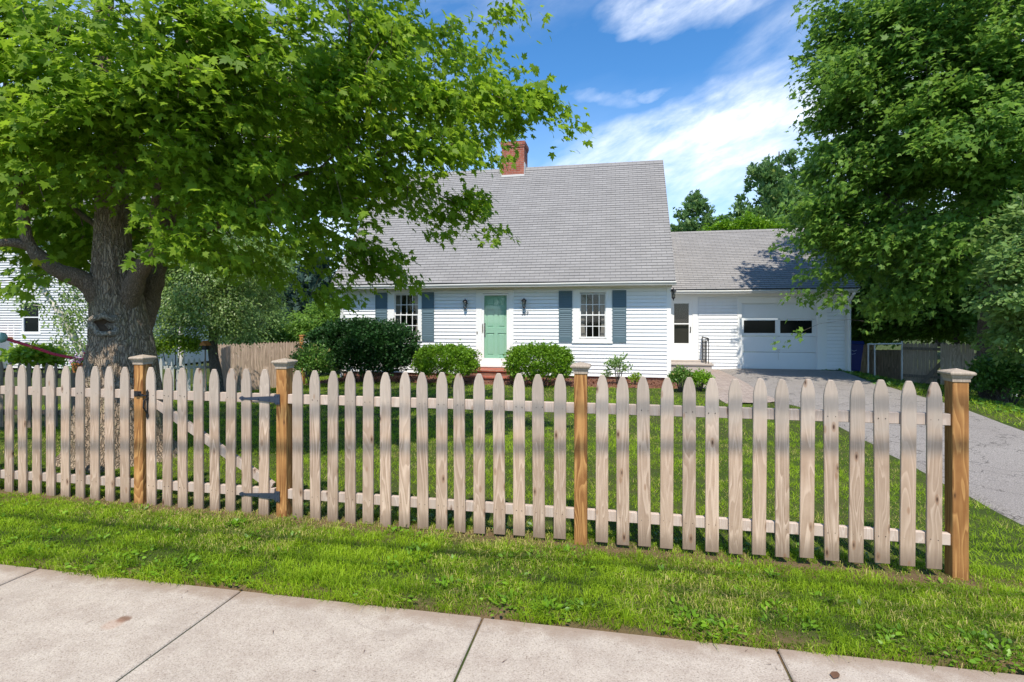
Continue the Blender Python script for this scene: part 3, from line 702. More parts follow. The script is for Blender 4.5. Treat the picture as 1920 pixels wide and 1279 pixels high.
mb.box(WL - .12, WR + .07, HT - .36, HT - .035, 2.655, 2.675)              # soffit
mb.box(WL - .14, WR + .09, HT - .385, HT - .36, 2.645, 2.79)               # fascia
mb.box(GR - .10, GR + .02, GT - .028, GT + .10, -.03, 2.42)
mb.box(WR + .02, GR + .05, GT - .03, GT - .001, 2.42, 2.60); mb.box(WR + .02, GR + .16, GT - .36, GT - .03, 2.515, 2.535); mb.box(WR + .02, GR + .18, GT - .385, GT - .36, 2.505, 2.64)
# casing of the garage opening
mb.box(3.93, 4.06, GT - .03, GT + .02, -.02, 2.40); mb.box(6.33, 6.60, GT - .03, GT + .02, -.02, 2.40); mb.box(4.06, 6.33, GT - .026, GT + .02, 2.20, 2.40)
# rake boards
sl_m = math.atan2(4.7, 4.22)
for X0, X1 in ((WR + .055, WR + .085), (WL - .165, WL - .135)):
    mb.prism([(HT - .38, 2.66), (20.2, 7.36), (20.2, 7.20), (HT - .24, 2.66)], X0, X1, 'x'); mb.prism([(24.4, 2.66), (20.2, 7.36), (20.2, 7.20), (24.26, 2.66)], X0, X1, 'x')
mb.prism([(GT - .38, 2.52), (21.9, 4.97), (21.9, 4.83), (GT - .20, 2.52)], GR + .13, GR + .16, 'x')
mb.build('trim', 'white_trim', house, loc=-house.location, bev=.002)
def roof(name, s0, s1, te, ze, tr, zr, mat_, e=.127):
    mb = MB(); L = math.hypot(tr - te, zr - ze); d = Vector((0, (tr - te) / L, (zr - ze) / L)); n = Vector((0, -d.z, d.y)); O = Vector((0, te, ze)); k = 0
    rows = int(L / e)
    for i in range(rows + 1):
        a, b = i * e, min((i + 1) * e + .01, L)
        if a >= L: break
        nseg = int((s1 - s0) / .9); xs_ = [s0 + (s1 - s0) * q / nseg for q in range(nseg + 1)]
        js = [rnd.uniform(-.0035, .0035) for _ in xs_]
        for q in range(nseg):
            h0, h1 = .013 + js[q] * .6, .013 + js[q + 1] * .6
            p0 = O + d * (a + js[q]) + n * h0; p1 = O + d * (a + js[q + 1]) + n * h1; p2 = O + d * b + n * .002; p3 = O + d * b + n * .002
            mb.quad((xs_[q], p0.y, p0.z), (xs_[q + 1], p1.y, p1.z), (xs_[q + 1], p2.y, p2.z), (xs_[q], p3.y, p3.z))
            w0 = O + d * (a + js[q]); w1 = O + d * (a + js[q + 1]); mb.quad((xs_[q], w0.y, w0.z), (xs_[q + 1], w1.y, w1.z), (xs_[q + 1], p1.y, p1.z), (xs_[q], p0.y, p0.z))
    q = n * -.10; tb = 2 * tr - te                                          # deck under the courses and the rear slope
    mb.prism([(te, ze), (tr, zr), (tr, zr + q.z * 1.3), (te - q.y * .0 + .10, ze - .0)], s0, s1, 'x')
    mb.prism([(tb, ze), (tr, zr + .004), (tr, zr - .12), (tb - .10, ze)], s0, s1, 'x')
    mb.prism([(tr - .13, zr - .13 * d.z / d.y + .022), (tr, zr + .035), (tr + .13, zr - .13 * d.z / d.y + .022), (tr, zr + .008)], s0, s1, 'x')
    return mb.build(name, mat_, house, loc=-house.location)
r1 = roof('roof', WL - .19, WR + .11, HT - .40, 2.795, 20.2, 7.47, 'shingle_main')
r2 = roof('roof', WR + .0, GR + .20, GT - .40, 2.645, 21.9, 5.09, 'shingle_garage')
mb = MB(); cx = .5 * (at(940, 300, 20.2).x + at(983, 300, 20.2).x)
mb.box(cx - .43, cx + .43, 19.86, 20.66, 6.6, 8.20); mb.box(cx - .455, cx + .455, 19.835, 20.685, 8.20, 8.27); mb.box(cx - .475, cx + .475, 19.815, 20.705, 8.27, 8.41)
ch_ = mb.build('chimney', 'brick_red', r1, loc=-house.location + Vector((0, 0, 0))); ch_.location = (0, 0, 0)
mb = MB(); mb.box(cx - .33, cx + .33, 19.95, 20.57, 8.41, 8.44); o = mb.build('flue_cap', 'flagstone', r1); o.location = (0, 0, 0)
mb = MB(); mb.box(cx - .445, cx + .445, 19.845, 19.859, 6.9, 7.16); mb.box(cx + .432, cx + .445, 19.86, 20.3, 7.1, 7.62); mb.box(cx - .445, cx - .432, 19.86, 20.3, 7.1, 7.62); o = mb.build('flashing', 'pipe_white', r1); o.location = (0, 0, 0)
def gutter(s0, s1, t, z, sag):
    mb = MB(); pr = [(0, 0), (0, .10), (-.012, .105), (-.095, .105), (-.105, .085), (-.10, .06), (-.075, .02), (-.07, 0)]
    n = 16
    for i in range(n + 1):
        f = i / n; s = s0 + (s1 - s0) * f; zz = z + sag * f + .004 * math.sin(f * 17)
        mb.v += [(s, t + a, zz + b) for a, b in pr]
    k = len(pr)
    for i in range(n):
        for j in range(k): j2 = (j + 1) % k; mb.f.append((i * k + j, i * k + j2, i * k + k + j2, i * k + k + j)); mb.mi.append(0)
    mb.f += [tuple(range(k)), tuple(range(n * k + k - 1, n * k - 1, -1))]; mb.mi += [0, 0]
    return mb.build('gutter', 'gutter_white', house, loc=-house.location)
gutter(WL - .16, WR + .12, HT - .387, 2.645, .02); gutter(WR + .13, GR + .1, GT - .387, 2.50, -.01)
mb = MB(); mb.box(WL - .16, WR + .10, HT - .44, HT - .39, 2.776, 2.790); mb.box(WR + .12, GR + .17, GT - .44, GT - .39, 2.622, 2.638); mb.build('eave_shadow_strip', 'black_metal', house, loc=-house.location)  # black strips built in place of the shade between shingle edge and gutter
def spout(pts, w=.035):
    mb = MB(); P = [Vector(p) for p in pts]
    mb.tube(P, w, 4, True); return mb.build('downspout', 'white_trim', house, loc=-house.location)
spout([(WL - .06, HT - .43, 2.66), (WL - .06, HT - .43, 2.60), (WL + .05, HT - .075, 2.34), (WL + .05, HT - .075, -.25)], .045)
spout([(GR - .0, GT - .43, 2.52), (GR - .0, GT - .43, 2.46), (GR + .0, GT - .085, 2.24), (GR + .0, GT - .085, .05), (GR + .22, GT - .55, -.06)], .05)

def window(s0, s1, z0, z1, g0, g1, h0, h1):
    mb = MB(); t = HT; cw = .10
    mb.box(s0, g0 - .03, t - .035, t + .02, z0, z1); mb.box(g1 + .03, s1, t - .035, t + .02, z0, z1); mb.box(g0 - .03, g1 + .03, t - .035, t + .02, h1 + .04, z1)
    mb.box(g0 - .03, g1 + .03, t - .033, t + .02, z0 + .02, h0 - .05); mb.box(s0 - .03, s1 + .03, t - .055, t - .035, z0 - .01, z0 + .035); mb.box(s0 - .02, s1 + .02, t - .05, t - .0, z0 - .012, z0 - .004)
    for x in (g0 - .03, g1 + .005): mb.box(x, x + .025, t - .034, t + .075, h0 - .03, h1 + .04)
    w_ = mb.build('window', 'white_trim', house, loc=-house.location, bev=.002)
    zm = (h0 + h1) / 2
    for k, (a, b, tt) in enumerate(((zm - .005, h1 + .02, .025), (h0 - .03, zm + .03, .0))):
        mb = MB(); fw = .032; T0, T1 = t + tt, t + tt + .028
        mb.box(g0 - .008, g0 + fw * .6, T0, T1, a, b); mb.box(g1 - fw * .6, g1 + .008, T0, T1, a, b); mb.box(g0 + fw * .6, g1 - fw * .6, T0 + .001, T1, a, a + .038); mb.box(g0 + fw * .6, g1 - fw * .6, T0 + .001, T1, b - .032, b)
        for q in (1, 2, 3): x = g0 + (g1 - g0) * q / 4; mb.box(x - .010, x + .010, T0 + .004, T1 - .006, a + .038, b - .032)
        z = (a + b) / 2; mb.box(g0 + fw * .6, g1 - fw * .6, T0 + .006, T1 - .008, z - .010, z + .010)
        mb.build('sash', 'white_trim', w_)
        mb = MB(); mb.quad((g0, T0 + .014, a + .02), (g1, T0 + .014, a + .02), (g1, T0 + .014, b - .02), (g0, T0 + .014, b - .02)); mb.build('pane', 'glass', w_)
    mb = MB(); mb.box(g0 - .15, g1 + .15, t + 1.2, t + 1.22, h0 - .3, h1 + .2); mb.box(g0 - .16, g0 - .14, t + .15, t + 1.2, h0 - .3, h1 + .2); mb.box(g1 + .14, g1 + .16, t + .15, t + 1.2, h0 - .3, h1 + .2)
    mb.box(g0 - .15, g1 + .15, t + .15, t + 1.2, h0 - .32, h0 - .30); mb.box(g0 - .15, g1 + .15, t + .15, t + 1.2, h1 + .2, h1 + .22); mb.build('room', 'dark_room', w_)
    for sd in (-1, 1):
        mb = MB(); n = 24; e0 = g0 - .05 if sd < 0 else g1 + .05
        def wd(z): f = (z - h0) / (h1 - h0); return .17 + .13 * abs(f - .35)
        for j in range(9):
            z = h0 - .05 + (h1 - h0 + .1) * j / 8
            for i in range(n + 1): x = e0 - sd * wd(z) * i / n; mb.v.append((x, t + .17 + .014 * math.sin(i * 1.5), z))
        for j in range(8):
            for i in range(n): q = j * (n + 1) + i; mb.f.append((q, q + 1, q + n + 2, q + n + 1)); mb.mi.append(0)
        mb.build('curtain', 'curtain', w_, True)
    return w_
window(*wins[0][:2], wins[0][2], wins[0][3], -7.09, -6.28, 1.13, 2.47); window(*wins[1][:2], wins[1][2], wins[1][3], -1.06, -.30, 1.13, 2.44)
def shutter(s0, s1, z0, z1):
    mb = MB(); t = HT - .018; b = .032
    mb.box(s0, s0 + b, t - .03, t, z0, z1); mb.box(s1 - b, s1, t - .03, t, z0, z1)
    zm = z0 + (z1 - z0) * .58
    for a, c in ((z0, z0 + .16), (zm - .025, zm + .025), (z1 - .07, z1)): mb.box(s0 + b, s1 - b, t - .028, t, a, c)
    mb.box(s0 + b, s1 - b, t - .008, t - .001, z0 + .16, z1 - .07)
    for a, c in ((z0 + .16, zm - .025), (zm + .025, z1 - .07)):
        n = int((c - a) / .066); e = (c - a) / n
        for i in range(n): z = a + e * i; mb.prism([(t - .028, z + .004), (t - .026, z), (t - .010, z + e * .9), (t - .012, z + e)], s0 + b, s1 - b, 'x')
    mb.build('shutter', 'shutter_blue', house, loc=-house.location)
for a, b in ((-7.75, -7.34), (-6.14, -5.73), (-1.71, -1.30), (-.09, .32)): shutter(a, b, .97, 2.545)
# front door behind a full-glass storm door
mb = MB(); t = HT
mb.box(door[0], -4.15, t - .035, t + .02, .17, 2.62); mb.box(-3.28, door[1], t - .035, t + .02, .17, 2.62); mb.box(-4.15, -3.28, t - .035, t + .02, 2.49, 2.62)
mb.box(-4.15, -4.135, t - .02, t + .12, .30, 2.49); mb.box(-3.295, -3.28, t - .02, t + .12, .30, 2.49); mb.box(door[0] - .04, door[1] + .04, t - .10, t + .1, .17, .24)
mb.box(door[0] + .02, door[1] - .02, t - .045, t + .02, .24, .30)
df = mb.build('door_frame', 'white_trim', house, loc=-house.location, bev=.002)
mb = MB(); x0, x1, z0, z1 = -4.13, -3.30, .36, 2.47; T = t + .085; mb.box(x0, x1, T + .02, T + .045, z0, z1)
ps = []; xm = (x0 + x1) / 2
for a, b in ((x0 + .10, xm - .055), (xm + .055, x1 - .10)):
    for c, d in ((z0 + .16, z0 + .87), (z0 + 1.05, z0 + 1.62), (z0 + 1.73, z1 - .10)): ps.append((a, b, c, d))
wall_with_holes(mb, x0, x1, z0, z1, T, T + .02, ps)
for a, b, c, d in ps:
    p = [(a, c), (b, c), (b, d), (a, d)]; q = [(a + .035, c + .035), (b - .035, c + .035), (b - .035, d - .035), (a + .035, d - .035)]
    r_ = [(a + .05, c + .05), (b - .05, c + .05), (b - .05, d - .05), (a + .05, d - .05)]
    for i in range(4):
        j = (i + 1) % 4; mb.quad((q[i][0], T + .018, q[i][1]), (q[j][0], T + .018, q[j][1]), (r_[j][0], T + .006, r_[j][1]), (r_[i][0], T + .006, r_[i][1]))
    mb.quad(*[(u, T + .006, v) for u, v in r_])
dr = mb.build('door', 'green_paint', house, loc=-house.location)
mb = MB(); mb.tube([(x0 + .05, T - .05, 1.32), (x0 + .05, T - .005, 1.32)], .026, 12); mb.box(x0 + .025, x0 + .07, T - .012, T - .001, 1.10, 1.55); mb.tube([(x0 + .045, T - .02, 1.50), (x0 + .045, T - .05, 1.44), (x0 + .045, T - .05, 1.2), (x0 + .045, T - .02, 1.14)], .009, 8); mb.build('handle', 'black_metal', dr)
mb = MB(); mb.box(x0 - .005, x0 + .05, t - .012, t + .02, .31, 2.48); mb.box(x1 - .05, x1 + .005, t - .012, t + .02, .31, 2.48); mb.box(x0 + .05, x1 - .05, t - .012, t + .02, 2.42, 2.48); mb.box(x0 + .05, x1 - .05, t - .012, t + .02, .31, .44)
sd = mb.build('storm_door', 'white_trim', house, loc=-house.location, bev=.002)
mb = MB(); mb.quad((x0 + .05, t, .44), (x1 - .05, t, .44), (x1 - .05, t, 2.42), (x0 + .05, t, 2.42)); mb.build('pane', 'glass', sd)
mb = MB(); mb.tube([(x0 + .012, t - .02, 1.50), (x0 + .012, t - .05, 1.47), (x0 + .012, t - .05, 1.30), (x0 + .012, t - .02, 1.27)], .009, 8); mb.box(x0, x0 + .024, t - .022, t - .012, 1.24, 1.53); mb.build('handle', 'black_metal', sd)
mb = MB(); mb.box(-4.315, -4.285, t - .045, t - .035, 1.20, 1.28); mb.tube([(-4.30, t - .052, 1.24), (-4.30, t - .045, 1.24)], .008, 8); mb.build('doorbell', 'black_metal', house, loc=-house.location)
def wall_lamp(s, t, z, parent, side='y'):
    r = MB(); c = (s, t - .10, z)
    r.lathe(c, [(.002, .30), (.012, .29), (.012, .27), (.05, .25), (.085, .20), (.09, .185), (.06, .185), (.055, .18)], 12)
    for k in range(6): a = math.pi * k / 3; r.tube([(s + .055 * math.cos(a), t - .10 + .055 * math.sin(a), z + .185), (s + .045 * math.cos(a), t - .10 + .045 * math.sin(a), z + .02)], .005, 4)
    r.lathe(c, [(.05, .02), (.055, .01), (.04, -.01), (.02, -.03), (.008, -.07), (.002, -.09)], 12)
    r.tube([(s, t, z + .10), (s, t - .05, z + .06), (s, t - .10, z - .05)], .008, 6); r.tube([(s, t + .0, z + .14), (s, t - .018, z + .14)], .045, 12)
    o = r.build('wall_lamp', 'black_metal', parent, loc=-house.location if parent else None)
    g = MB(); g.lathe(c, [(.042, .02), (.05, .10), (.05, .18)], 12); g.build('glass', 'glass', o)
wall_lamp(-4.67, HT - .018, 2.03, house); wall_lamp(-2.78, HT - .018, 2.04, house); wall_lamp(WR + .08, HT + .08, 2.30, house)
# house numbers, dark wrought figures under the right-hand lamp
cu = bpy.data.curves.new('n', 'FONT'); cu.body = '359'; cu.size = .155; cu.extrude = .004; cu.align_x = 'CENTER'; cu.shear = .15; cu.space_character = .95
to = bpy.data.objects.new('n', cu); C.objects.link(to); dg = bpy.context.evaluated_depsgraph_get(); me = bpy.data.meshes.new_from_object(to.evaluated_get(dg)); bpy.data.objects.remove(to)
hn = bpy.data.objects.new('house_number', me); C.objects.link(hn); me.materials.append(M['black_metal']); hn.parent = house; hn.rotation_euler = (R(90), 0, 0); hn.location = Vector((-2.77, HT - .026, 1.80)) - house.location
# garage door: four sections, two long lights
mb = MB(); T = GT + .05; a, b = 4.06, 6.33
zs = [.02, .60, 1.12, 1.68, 2.22]
for k in range(4):
    z0, z1 = zs[k] + .007, zs[k + 1] - .007
    if k == 2:
        wall_with_holes(mb, a, b, z0, z1, T, T + .04, [(4.14, 5.10, 1.22, 1.63), (5.25, 6.20, 1.22, 1.63)])
    else: mb.box(a, b, T, T + .04, z0, z1)
    if k in (0, 1, 3):
        for c, d in ((a + .10, 5.12), (5.26, b - .10)): mb.box(c, d, T - .006, T, z0 + .07, z1 - .07)
gd = mb.build('garage_door', 'garage_white', house, loc=-house.location, bev=.003)
for c, d in ((4.14, 5.10), (5.25, 6.20)): mb = MB(); mb.box(c, d, T + .02, T + .026, 1.22, 1.63); mb.build('pane', 'glass_dark', gd)
mb = MB(); mb.box(5.13, 5.24, T - .025, T, .66, .70); mb.tube([(5.185, T - .03, .62), (5.185, T, .62)], .02, 8); mb.tube([(5.185, T - .02, .58), (5.185, T - .02, .35)], .008, 6); mb.build('handle', 'pipe_white', gd)
# side door with storm door
mb = MB(); mb.box(1.70, 1.88, GT - .03, GT + .02, .28, 2.42); mb.box(2.52, 2.68, GT - .03, GT + .02, .28, 2.42); mb.box(1.88, 2.52, GT - .03, GT + .02, 2.34, 2.42); mb.box(1.70, 2.68, GT - .05, GT, .28, .33); mb.build('door_frame', 'white_trim', house, loc=-house.location, bev=.002)
mb = MB(); wall_with_holes(mb, 1.86, 2.54, .33, 2.34, GT - .01, GT + .02, [(1.93, 2.40, .87, 1.50), (1.93, 2.40, 1.54, 2.20)]); mb.box(1.94, 2.40, GT - .016, GT - .01, .42, .44); mb.box(1.94, 2.40, GT - .016, GT - .01, .72, .74)
sdr = mb.build('side_door', 'white_trim', house, loc=-house.location, bev=.002)
for c, d in ((.87, 1.50), (1.54, 2.20)): mb = MB(); mb.quad((1.93, GT + .006, c), (2.40, GT + .006, c), (2.40, GT + .006, d), (1.93, GT + .006, d)); mb.build('pane', 'glass', sdr)
mb = MB(); mb.box(1.87, 2.53, GT + .08, GT + .10, .33, 2.34); mb.build('inner_door', 'dark_room', sdr)
mb = MB(); mb.box(2.44, 2.47, GT - .02, GT - .01, 1.22, 1.42); mb.tube([(2.455, GT - .045, 1.38), (2.455, GT - .05, 1.28), (2.43, GT - .02, 1.24)], .008, 6); mb.build('handle', 'black_metal', sdr)
# front steps and side stoop
mb = MB(); mb.box(-4.5, -2.95, 15.55, 16.36, -.5, .10); mb.box(-4.55, -2.90, 15.15, 15.545, -.5, -.06)
fs = mb.build('brick_steps', 'brick_step'); tag(fs, 'low brown brick steps in front of the green door', 'steps')
mb = MB(); mb.box(-4.53, -2.92, 15.51, 16.36, .102, .15); mb.box(-4.58, -2.87, 15.11, 15.505, -.058, -.01); o = mb.build('tread', 'brick_red', fs, bev=.006)
mb = MB(); mb.box(1.66, 2.95, 17.5, 18.56, -.4, .22)
st = mb.build('side_stoop', 'flagstone', bev=.01); tag(st, 'grey stone stoop with black handrail at the side storm door', 'steps')
mb = MB(); mb.box(1.64, 3.0, 17.46, 18.56, .222, .28); mb.build('slab', 'flagstone', st, bev=.01)
mb = MB(); mb.box(1.70, 2.9, 18.2, 18.56, .282, .33); mb.build('threshold', 'flagstone', st, bev=.006)
mb = MB()
for x, tt in ((2.78, 17.55), (2.86, 17.55), (2.82, 18.5)): mb.tube([(x, tt, .28), (x, tt, 1.08)], .013, 8)
mb.tube([(2.82, 17.50, 1.08), (2.82, 18.55, 1.08)], .02, 8); mb.tube([(2.82, 17.55, .98), (2.82, 18.5, .98)], .01, 6); mb.tube([(2.82, 17.5, 1.08), (2.82, 17.46, 1.04), (2.82, 17.46, .98)], .018, 8)
for k in range(7): mb.tube([(2.82, 17.68 + .12 * k, .30), (2.82, 17.68 + .12 * k, .98)], .007, 6)
mb.build('handrail', 'black_metal', st)

# ------------------------------------------------------------------ the big maple behind the fence
mp = thing('maple_tree', (-5.6, 5.22, 0), 'large broad maple with knotted trunk and hanging green leaves beside the fence', 'tree')
def lp(*a): return [(at(x, y, Z), r) for x, y, Z, r in a]
limbs = [
 lp((230, 840, 6.15, .37), (229, 640, 6.15, .285), (218, 540, 6.15, .225), (210, 460, 6.1, .165), (210, 380, 6.1, .15), (205, 250, 6.1, .12), (192, 100, 6.1, .09), (200, -80, 6.1, .07), (205, -400, 6.1, .04)),
 lp((205, 570, 6.1, .17), (160, 528, 5.95, .10), (110, 508, 5.8, .080), (70, 478, 5.7, .065), (48, 440, 5.65, .055), (40, 370, 5.6, .045), (25, 280, 5.5, .035), (10, 150, 5.4, .02)),
 lp((60, 465, 5.68, .05), (25, 455, 5.6, .045), (-40, 455, 5.5, .04), (-160, 430, 5.4, .03)),
 lp((226, 610, 6.15, .10), (240, 565, 6.08, .12), (262, 508, 5.97, .088), (285, 478, 5.9, .075), (292, 455, 5.85, .055), (288, 420, 5.8, .045), (300, 330, 5.7, .035), (345, 200, 5.6, .03), (350, 60, 5.5, .02)),
 lp((250, 640, 6.35, .16), (268, 600, 6.45, .13), (288, 530, 6.55, .11), (300, 470, 6.6, .095), (318, 400, 6.6, .085), (345, 250, 6.7, .07), (352, 80, 6.8, .06), (370, -150, 6.8, .04)),
 lp((300, 480, 6.6, .07), (335, 460, 6.5, .06), (380, 435, 6.4, .05), (425, 415, 6.3, .042), (480, 385, 6.2, .035), (560, 330, 6.1, .028), (680, 300, 6.1, .02), (800, 262, 6.1, .012), (880, 215, 6.1, .006)),
 lp((225, 470, 6.15, .05), (190, 430, 6.3, .04), (150, 400, 6.5, .03), (100, 350, 6.7, .02)),
 lp((340, 300, 6.7, .05), (420, 220, 6.9, .04), (540, 150, 7, .03), (700, 90, 7, .02), (850, 50, 6.8, .012)),
 lp((345, 250, 6.7, .05), (400, 330, 7.2, .03), (500, 395, 7.4, .02), (590, 415, 7.4, .012), (650, 440, 7.3, .006)),
 lp((205, 250, 6.1, .06), (300, 130, 5.7, .04), (420, 60, 5.4, .03), (560, 40, 5.2, .02)),
]
def LM(x, y, Z, rx, rz, ry=None, k=1.0): return (at(x, y, Z), rx, ry or rx, rz, k)
lumps = [LM(960, 20, 6.2, .36, .28), LM(890, 90, 6.1, .55, .5), LM(912, 172, 6.1, .48, .24), LM(985, 178, 6.2, .20, .10), LM(915, 178, 6.0, .33, .06), LM(835, 262, 5.9, .45, .40), LM(875, 372, 6.6, .24, .20),
 LM(800, 380, 7.2, .62, .42), LM(740, 465, 7.2, .50, .30), LM(765, 520, 7.2, .36, .07, .3, 3), LM(665, 470, 6.8, .65, .42), LM(600, 560, 6.4, .35, .22, .35, .7),
 LM(720, 110, 5.9, .95, .95), LM(740, 300, 6.0, .8, .7), LM(560, 130, 5.4, 1.1, .95), LM(560, 360, 5.7, .95, .7), LM(390, 160, 5.2, 1.1, 1.0), LM(410, 360, 5.4, .85, .6), LM(420, 475, 5.6, .55, .2), LM(350, 440, 5.3, .30, .12),
 LM(250, 190, 5.2, 1.0, .85), LM(200, 330, 5.3, .8, .25), LM(80, 200, 5.2, 1.2, 1.0), LM(60, 350, 6.3, .8, .35), LM(20, 520, 5.3, .30, .18), LM(120, 430, 6.6, .6, .25), LM(110, 590, 5.2, .16, .05),
 LM(300, 300, 7.4, 2.2, 1.7, 1.2, .4), LM(80, 300, 7.4, 2.0, 1.7, 1.2, .4), LM(560, 280, 7.6, 1.6, 1.5, 1.2, .45), LM(520, 460, 7.2, .9, .40, .8, .35), LM(130, 470, 7.4, 1.0, .4, .8, .6),
 LM(-220, 250, 6, 1.6, 1.9, 1.4, .5), LM(40, 40, 5.6, 1.0, .6), LM(610, 545, 6.5, .45, .2), LM(500, 505, 6.5, .5, .12), LM(840, 400, 7.0, .35, .18), (Vector((-5.2, 5.8, 8.2)), 4.6, 3.6, 2.0, .20), (Vector((-3.6, 2.9, 7.9)), 3.3, 1.5, .9, .14), (Vector((-5.0, 8.2, 5.5)), 3.6, 1.8, 2.2, .25), (Vector((-2.3, 7.0, 4.6)), 1.4, 1.4, 1.0, .35)]  # high front lump is out of view, added to shade the leaves below
cen = np.concatenate([sample_lumps(lumps, 30, 6, .16, .24), sample_lumps(lumps, 9, marg=.12)]); print('maple sprays', len(cen))
keep = (cen[:, 2] > 1.75) & ~((cen[:, 1] < 4.1) & (cen[:, 2] < 2.6))
cen = cen[keep]
limbs_np = [[(np.array(p), r) for p, r in L] for L in limbs]
A, par, rr_, fx, rd = grow(limbs_np, cen, .0032, .38, 2.35)
twig_mesh('branches', A, par, rr_, fx, rd, 'bark_limb', mp, .045).location = -mp.location
ax = np.array([-5.6, 5.6, 4.0])
sprays('crown', cen, ax, LEAF_MAPLE, 'leaf_maple', 34, .26, .098, mp, .75, .26, .9, .58).location = -mp.location
mb = MB(); limb_tubes(mb, limbs[1:], 14, 4, .03); mb.build('limb', 'bark_limb', mp, True, loc=-mp.location)
# trunk with ridged bark
mb = MB(); prof = [(p, r) for p, r in limbs[0]]; base_z = gz(-5.6, 5.2) - .08; P0 = prof[0][0]
pts = [(Vector((P0.x, P0.y, base_z)), .60), (Vector((P0.x, P0.y, base_z + .18)), .47)] + [(p, r) for p, r in prof[0:1]] + prof[1:]
pts = [pts[0], pts[1]] + [(p, r) for p, r in prof if p.z > base_z + .35]
Pd = []; n = 130
zz0, zz1 = pts[0][0].z, 6.6
def cat(z):
    for i in range(len(pts) - 1):
        a, b = pts[i], pts[i + 1]
        if a[0].z <= z <= b[0].z or i == len(pts) - 2:
            f = (z - a[0].z) / max(1e-6, b[0].z - a[0].z); f = max(0, min(1, f)); return a[0].lerp(b[0], f), a[1] + (b[1] - a[1]) * f
K = 110
cam_v = Vector((0, 0, CZ))
for i in range(n + 1):
    z = zz0 + (zz1 - zz0) * i / n; c, r = cat(z); fl_ = max(0, 1 - (z - zz0) / .7)
    for k in range(K):
        a = 2 * math.pi * k / K; dx, dy = math.cos(a), math.sin(a)
        q = Vector((dx * 1.6, dy * 1.6, z * .5)); lob = mn.noise(q) * .10 + mn.noise(q * 2.2) * .05
        rg = 1 - abs(mn.noise(Vector((dx * 9, dy * 9, z * 1.6)))) * 2.2; rg2 = 1 - abs(mn.noise(Vector((dx * 19 + 5, dy * 19, z * 4.2)))) * 2
        rt = fl_ * fl_ * .25 * max(0, math.sin(a * 5 + 1))
        rad_ = r * (1 + lob + rt) + (.018 * rg + .009 * rg2) * min(1, r / .2)
        mb.v.append((c.x + dx * rad_, c.y + dy * rad_, z))
for i in range(n):
    for k in range(K): j = (k + 1) % K; mb.f.append((i * K + k, i * K + j, (i + 1) * K + j, (i + 1) * K + k)); mb.mi.append(0)
tk = mb.build('trunk', 'bark_maple', mp, True, loc=-mp.location)
# healed knot on the face of the trunk
kc = at(197, 609, 5.86); vd = (cam_v - kc); vd.z = 0; vd.normalize(); sdv = Vector((-vd.y, vd.x, 0)); up = Vector((0, 0, 1))
mb = MB(); ring = []
for k in range(28):
    a = 2 * math.pi * k / 28; wv_ = 1 + .16 * math.sin(2 * a + 1) + .34 * mn.noise(Vector((math.cos(a) * 1.7, math.sin(a) * 1.7, 3)))
    ring.append(kc + (-sdv) * math.cos(a) * .108 * wv_ + up * math.sin(a) * .100 * wv_ + vd * (.045 - .05 * abs(math.cos(a)) ** 2))
ring.append(ring[0]); mb.tube(ring, [.034 + .022 * mn.noise(Vector((i * .31, 0, 2))) for i in range(29)], 10, False); kn = mb.build('knot', 'bark_knot', mp, True, loc=-mp.location)
mb = MB(); cpt = kc + vd * .0; k0 = len(mb.v); mb.v.append(tuple(cpt + vd * -.01))
for k in range(24): a = 2 * math.pi * k / 24; mb.v.append(tuple(kc + (-sdv) * math.cos(a) * .108 + up * math.sin(a) * .100 + vd * (.035 - .05 * abs(math.cos(a)) ** 2)))
for k in range(24): mb.f.append((0, 1 + k, 1 + (k + 1) % 24)); mb.mi.append(0)
mb.build('hollow', 'hollow', kn)

# ------------------------------------------------------------------ other trees
def tree(name, label, base, top, r0, lumps, dens, tpl, leaf_m, per, rad, size, bark_m, group=None, droop=.6, lean=None, cat_='tree', flat=.25, upn=1.0, scat=.4, twigs=True, step=.6, extra=None, clump=0, cr=.5, marg=.0):
    b = Vector(base); tp = Vector(top); root = thing(name, b, label, cat_, group)
    L = []; n = 7
    for i in range(n + 1):
        f = i / n; p = b.lerp(tp, f); p += Vector((mn.noise(Vector((f * 3, b.x, 0))), mn.noise(Vector((f * 3, b.y, 9))), 0)) * .25 * (tp - b).length * .12; L.append((p, r0 * (1 - f * .85)))
    cen = sample_lumps(lumps, dens, clump, cr, marg); print(name, len(cen))
    if twigs:
        A, par, r_, fx, rd = grow([[(np.array(p), r) for p, r in L]], cen, .004, step, 2.3)
        twig_mesh('branches', A, par, r_, fx, rd, bark_m, root, r0 * .5).location = -b
    mb = MB(); limb_tubes(mb, [L], 12, 3, .03); mb.build('trunk', bark_m, root, True, loc=-b)
    sprays('crown', cen, np.array((b + tp) / 2), tpl, leaf_m, per, rad, size, root, droop, flat, upn, scat, extra).location = -b
    return root
